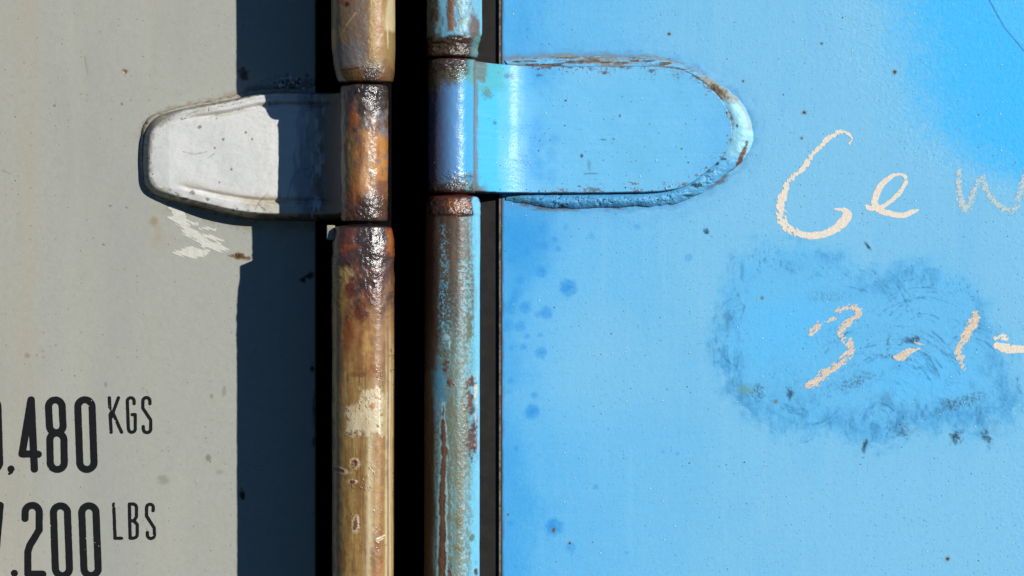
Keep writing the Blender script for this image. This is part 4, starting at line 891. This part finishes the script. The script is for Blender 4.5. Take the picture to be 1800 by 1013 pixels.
for st, lab in ((row1, 'large black numerals 30,480'), (kgs, 'small black letters KGS'), (row2, 'large black numerals 67,200'), (lbs, 'small black letters LBS')):
    x0, x1, y0, y1, fn = glyphs(st, 0)
    field_mesh('lettering', x0, x1, y0, y1, 0.9, fn, 0.45, M['letter'], grey_door, lab)

# pale dry-brushed scrape below the grey hinge
def scrape(X, Y):
    best = np.full(X.shape, -1e9)
    for pts in ([(298, 366, 3), (312, 372, 7), (322, 390, 9), (330, 404, 5)], [(300, 384, 2), (318, 390, 7), (345, 396, 2)], [(326, 404, 5), (345, 414, 8), (362, 428, 9), (385, 434, 6), (400, 440, 1)],
                [(340, 412, 2), (372, 418, 4), (392, 424, 0)], [(308, 446, 3), (330, 444, 8), (352, 446, 6), (368, 440, 3)], [(350, 400, 0), (378, 404, 1)]):
        d, w, _ = seg_dist(X, Y, pts); best = np.maximum(best, w - d)
    u = X * .9 + Y * .43; v = -X * .43 + Y * .9
    return best + fbm(u, v, 26, 2.2, 620, 3) * 5 + .8
field_mesh('paint_scrape', 285, 412, 355, 462, 1.0, scrape, .4, M['scrape'], grey_door, 'pale brushed scrape in the paint below the hinge')

# ------------------------------------------------------------------ scratched handwriting on the blue door
def writing(pts, zoom, ox, oy, rag, sc, seed, patch=0.0, mat='primer', lab=None, ang=0.6, name='scratched_letter', where=None):
    if isinstance(pts[0][0], (int, float)): pts = [pts]
    segs = [catmull([(ox + u / zoom, oy + v / zoom, w * (1.16 if 'brown' in mat else 1.1) / zoom / 2) for u, v, w in p], 6) for p in pts]
    allp = np.vstack(segs)
    def fn(X, Y):
        best = np.full(X.shape, -1e9)
        for s in segs:
            d, w, _ = seg_dist(X, Y, [tuple(q) for q in s]); best = np.maximum(best, np.where(d < w + 6, w - d, -9))
        ca, sa = math.cos(ang), math.sin(ang); U = X * ca - Y * sa; V = X * sa + Y * ca
        k = where(X, Y) if where else 1.0
        return best + (fbm(U, V, sc * 2.6, sc, seed, 4) + .5 * fbm(U, V, 3, 2, seed + 2, 3)) * rag * (.25 + .75 * k) - k * ss(.5 - patch, 1.1 - patch, fbm(U, V, 12, 4, seed + 5, 4)) * 9
    field_mesh(name, allp[:, 0].min() - 8, allp[:, 0].max() + 8, allp[:, 1].min() - 8, allp[:, 1].max() + 8, .85, fn, .4, M[mat], blue_door, lab)
writing([(695,190,10),(712,160,12),(690,128,14),(640,115,22),(585,138,28),(540,180,28),(490,230,26),(440,290,30),(400,350,28),(350,392,24),(310,440,32),(280,500,38),(262,560,50),(258,620,56),(280,690,52),(330,740,44),(390,765,38),(460,772,40),(540,760,40),(610,725,48),(665,675,56),(682,635,48),(650,608,24),(605,605,10)], 3.6, 1300, 200, 3.4, 4, 701, .22, lab='large scratched letter C', ang=-.9, where=lambda X, Y: ss(1412, 1385, X) + .35 * ss(330, 300, Y) * ss(1400, 1420, X))
writing([(802,582,18),(830,600,26),(900,590,22),(960,550,26),(1020,490,26),(1050,440,24),(1052,405,22),(1015,385,18),(960,398,24),(900,450,34),(866,510,38),(856,570,40),(890,612,38),(960,635,34),(1030,645,32),(1090,622,26),(1130,612,12)], 3.6, 1300, 200, 1.1, 4, 702, .0, lab='scratched letter e', where=lambda X, Y: .5 + 0 * X)
writing([(1390,360,26),(1385,450,26),(1400,540,36),(1430,605,34),(1470,530,24),(1530,410,26),(1565,490,24),(1610,550,26),(1660,592,28),(1730,610,26),(1765,530,26),(1800,400,26),(1830,300,20)], 3.6, 1300, 200, 6.0, 2.0, 703, .18, mat='primer_faint', lab='faint worn scratched letter w')
writing([[(545,445,26),(575,412,22)], [(605,405,14),(640,382,22)], [(665,358,22),(705,342,24),(738,345,24),(742,374,24),(705,402,24),(668,438,26),(675,472,22),(715,498,30),(695,545,28),(640,592,30),(590,630,28),(545,665,28),(505,668,12)]], 2.41, 1200, 400, 4.2, 3, 704, .34, mat='primer_brown', lab='scratched numeral 3', name='scratched_numeral')
writing([[(892,548,8),(925,548,30),(960,525,22),(1005,512,5)], [(985,490,5),(1020,496,7)]], 2.41, 1200, 400, 1.2, 4, 705, 0, mat='primer_brown', lab='short scratched dash', name='scratched_mark')
writing([(1232,352,10),(1242,388,32),(1215,430,30),(1190,480,24),(1170,520,22),(1172,555,28),(1188,592,14)], 2.41, 1200, 400, 4.0, 3, 706, .26, mat='primer_brown', lab='scratched numeral 1', name='scratched_numeral')
writing([[(1325,472,16),(1365,466,26)], [(1330,500,26),(1370,512,36),(1420,516,30),(1470,516,30),(1530,518,20)]], 2.41, 1200, 400, 1.6, 4, 707, .0, mat='primer', lab='scratched dash running off to the right', name='scratched_mark')
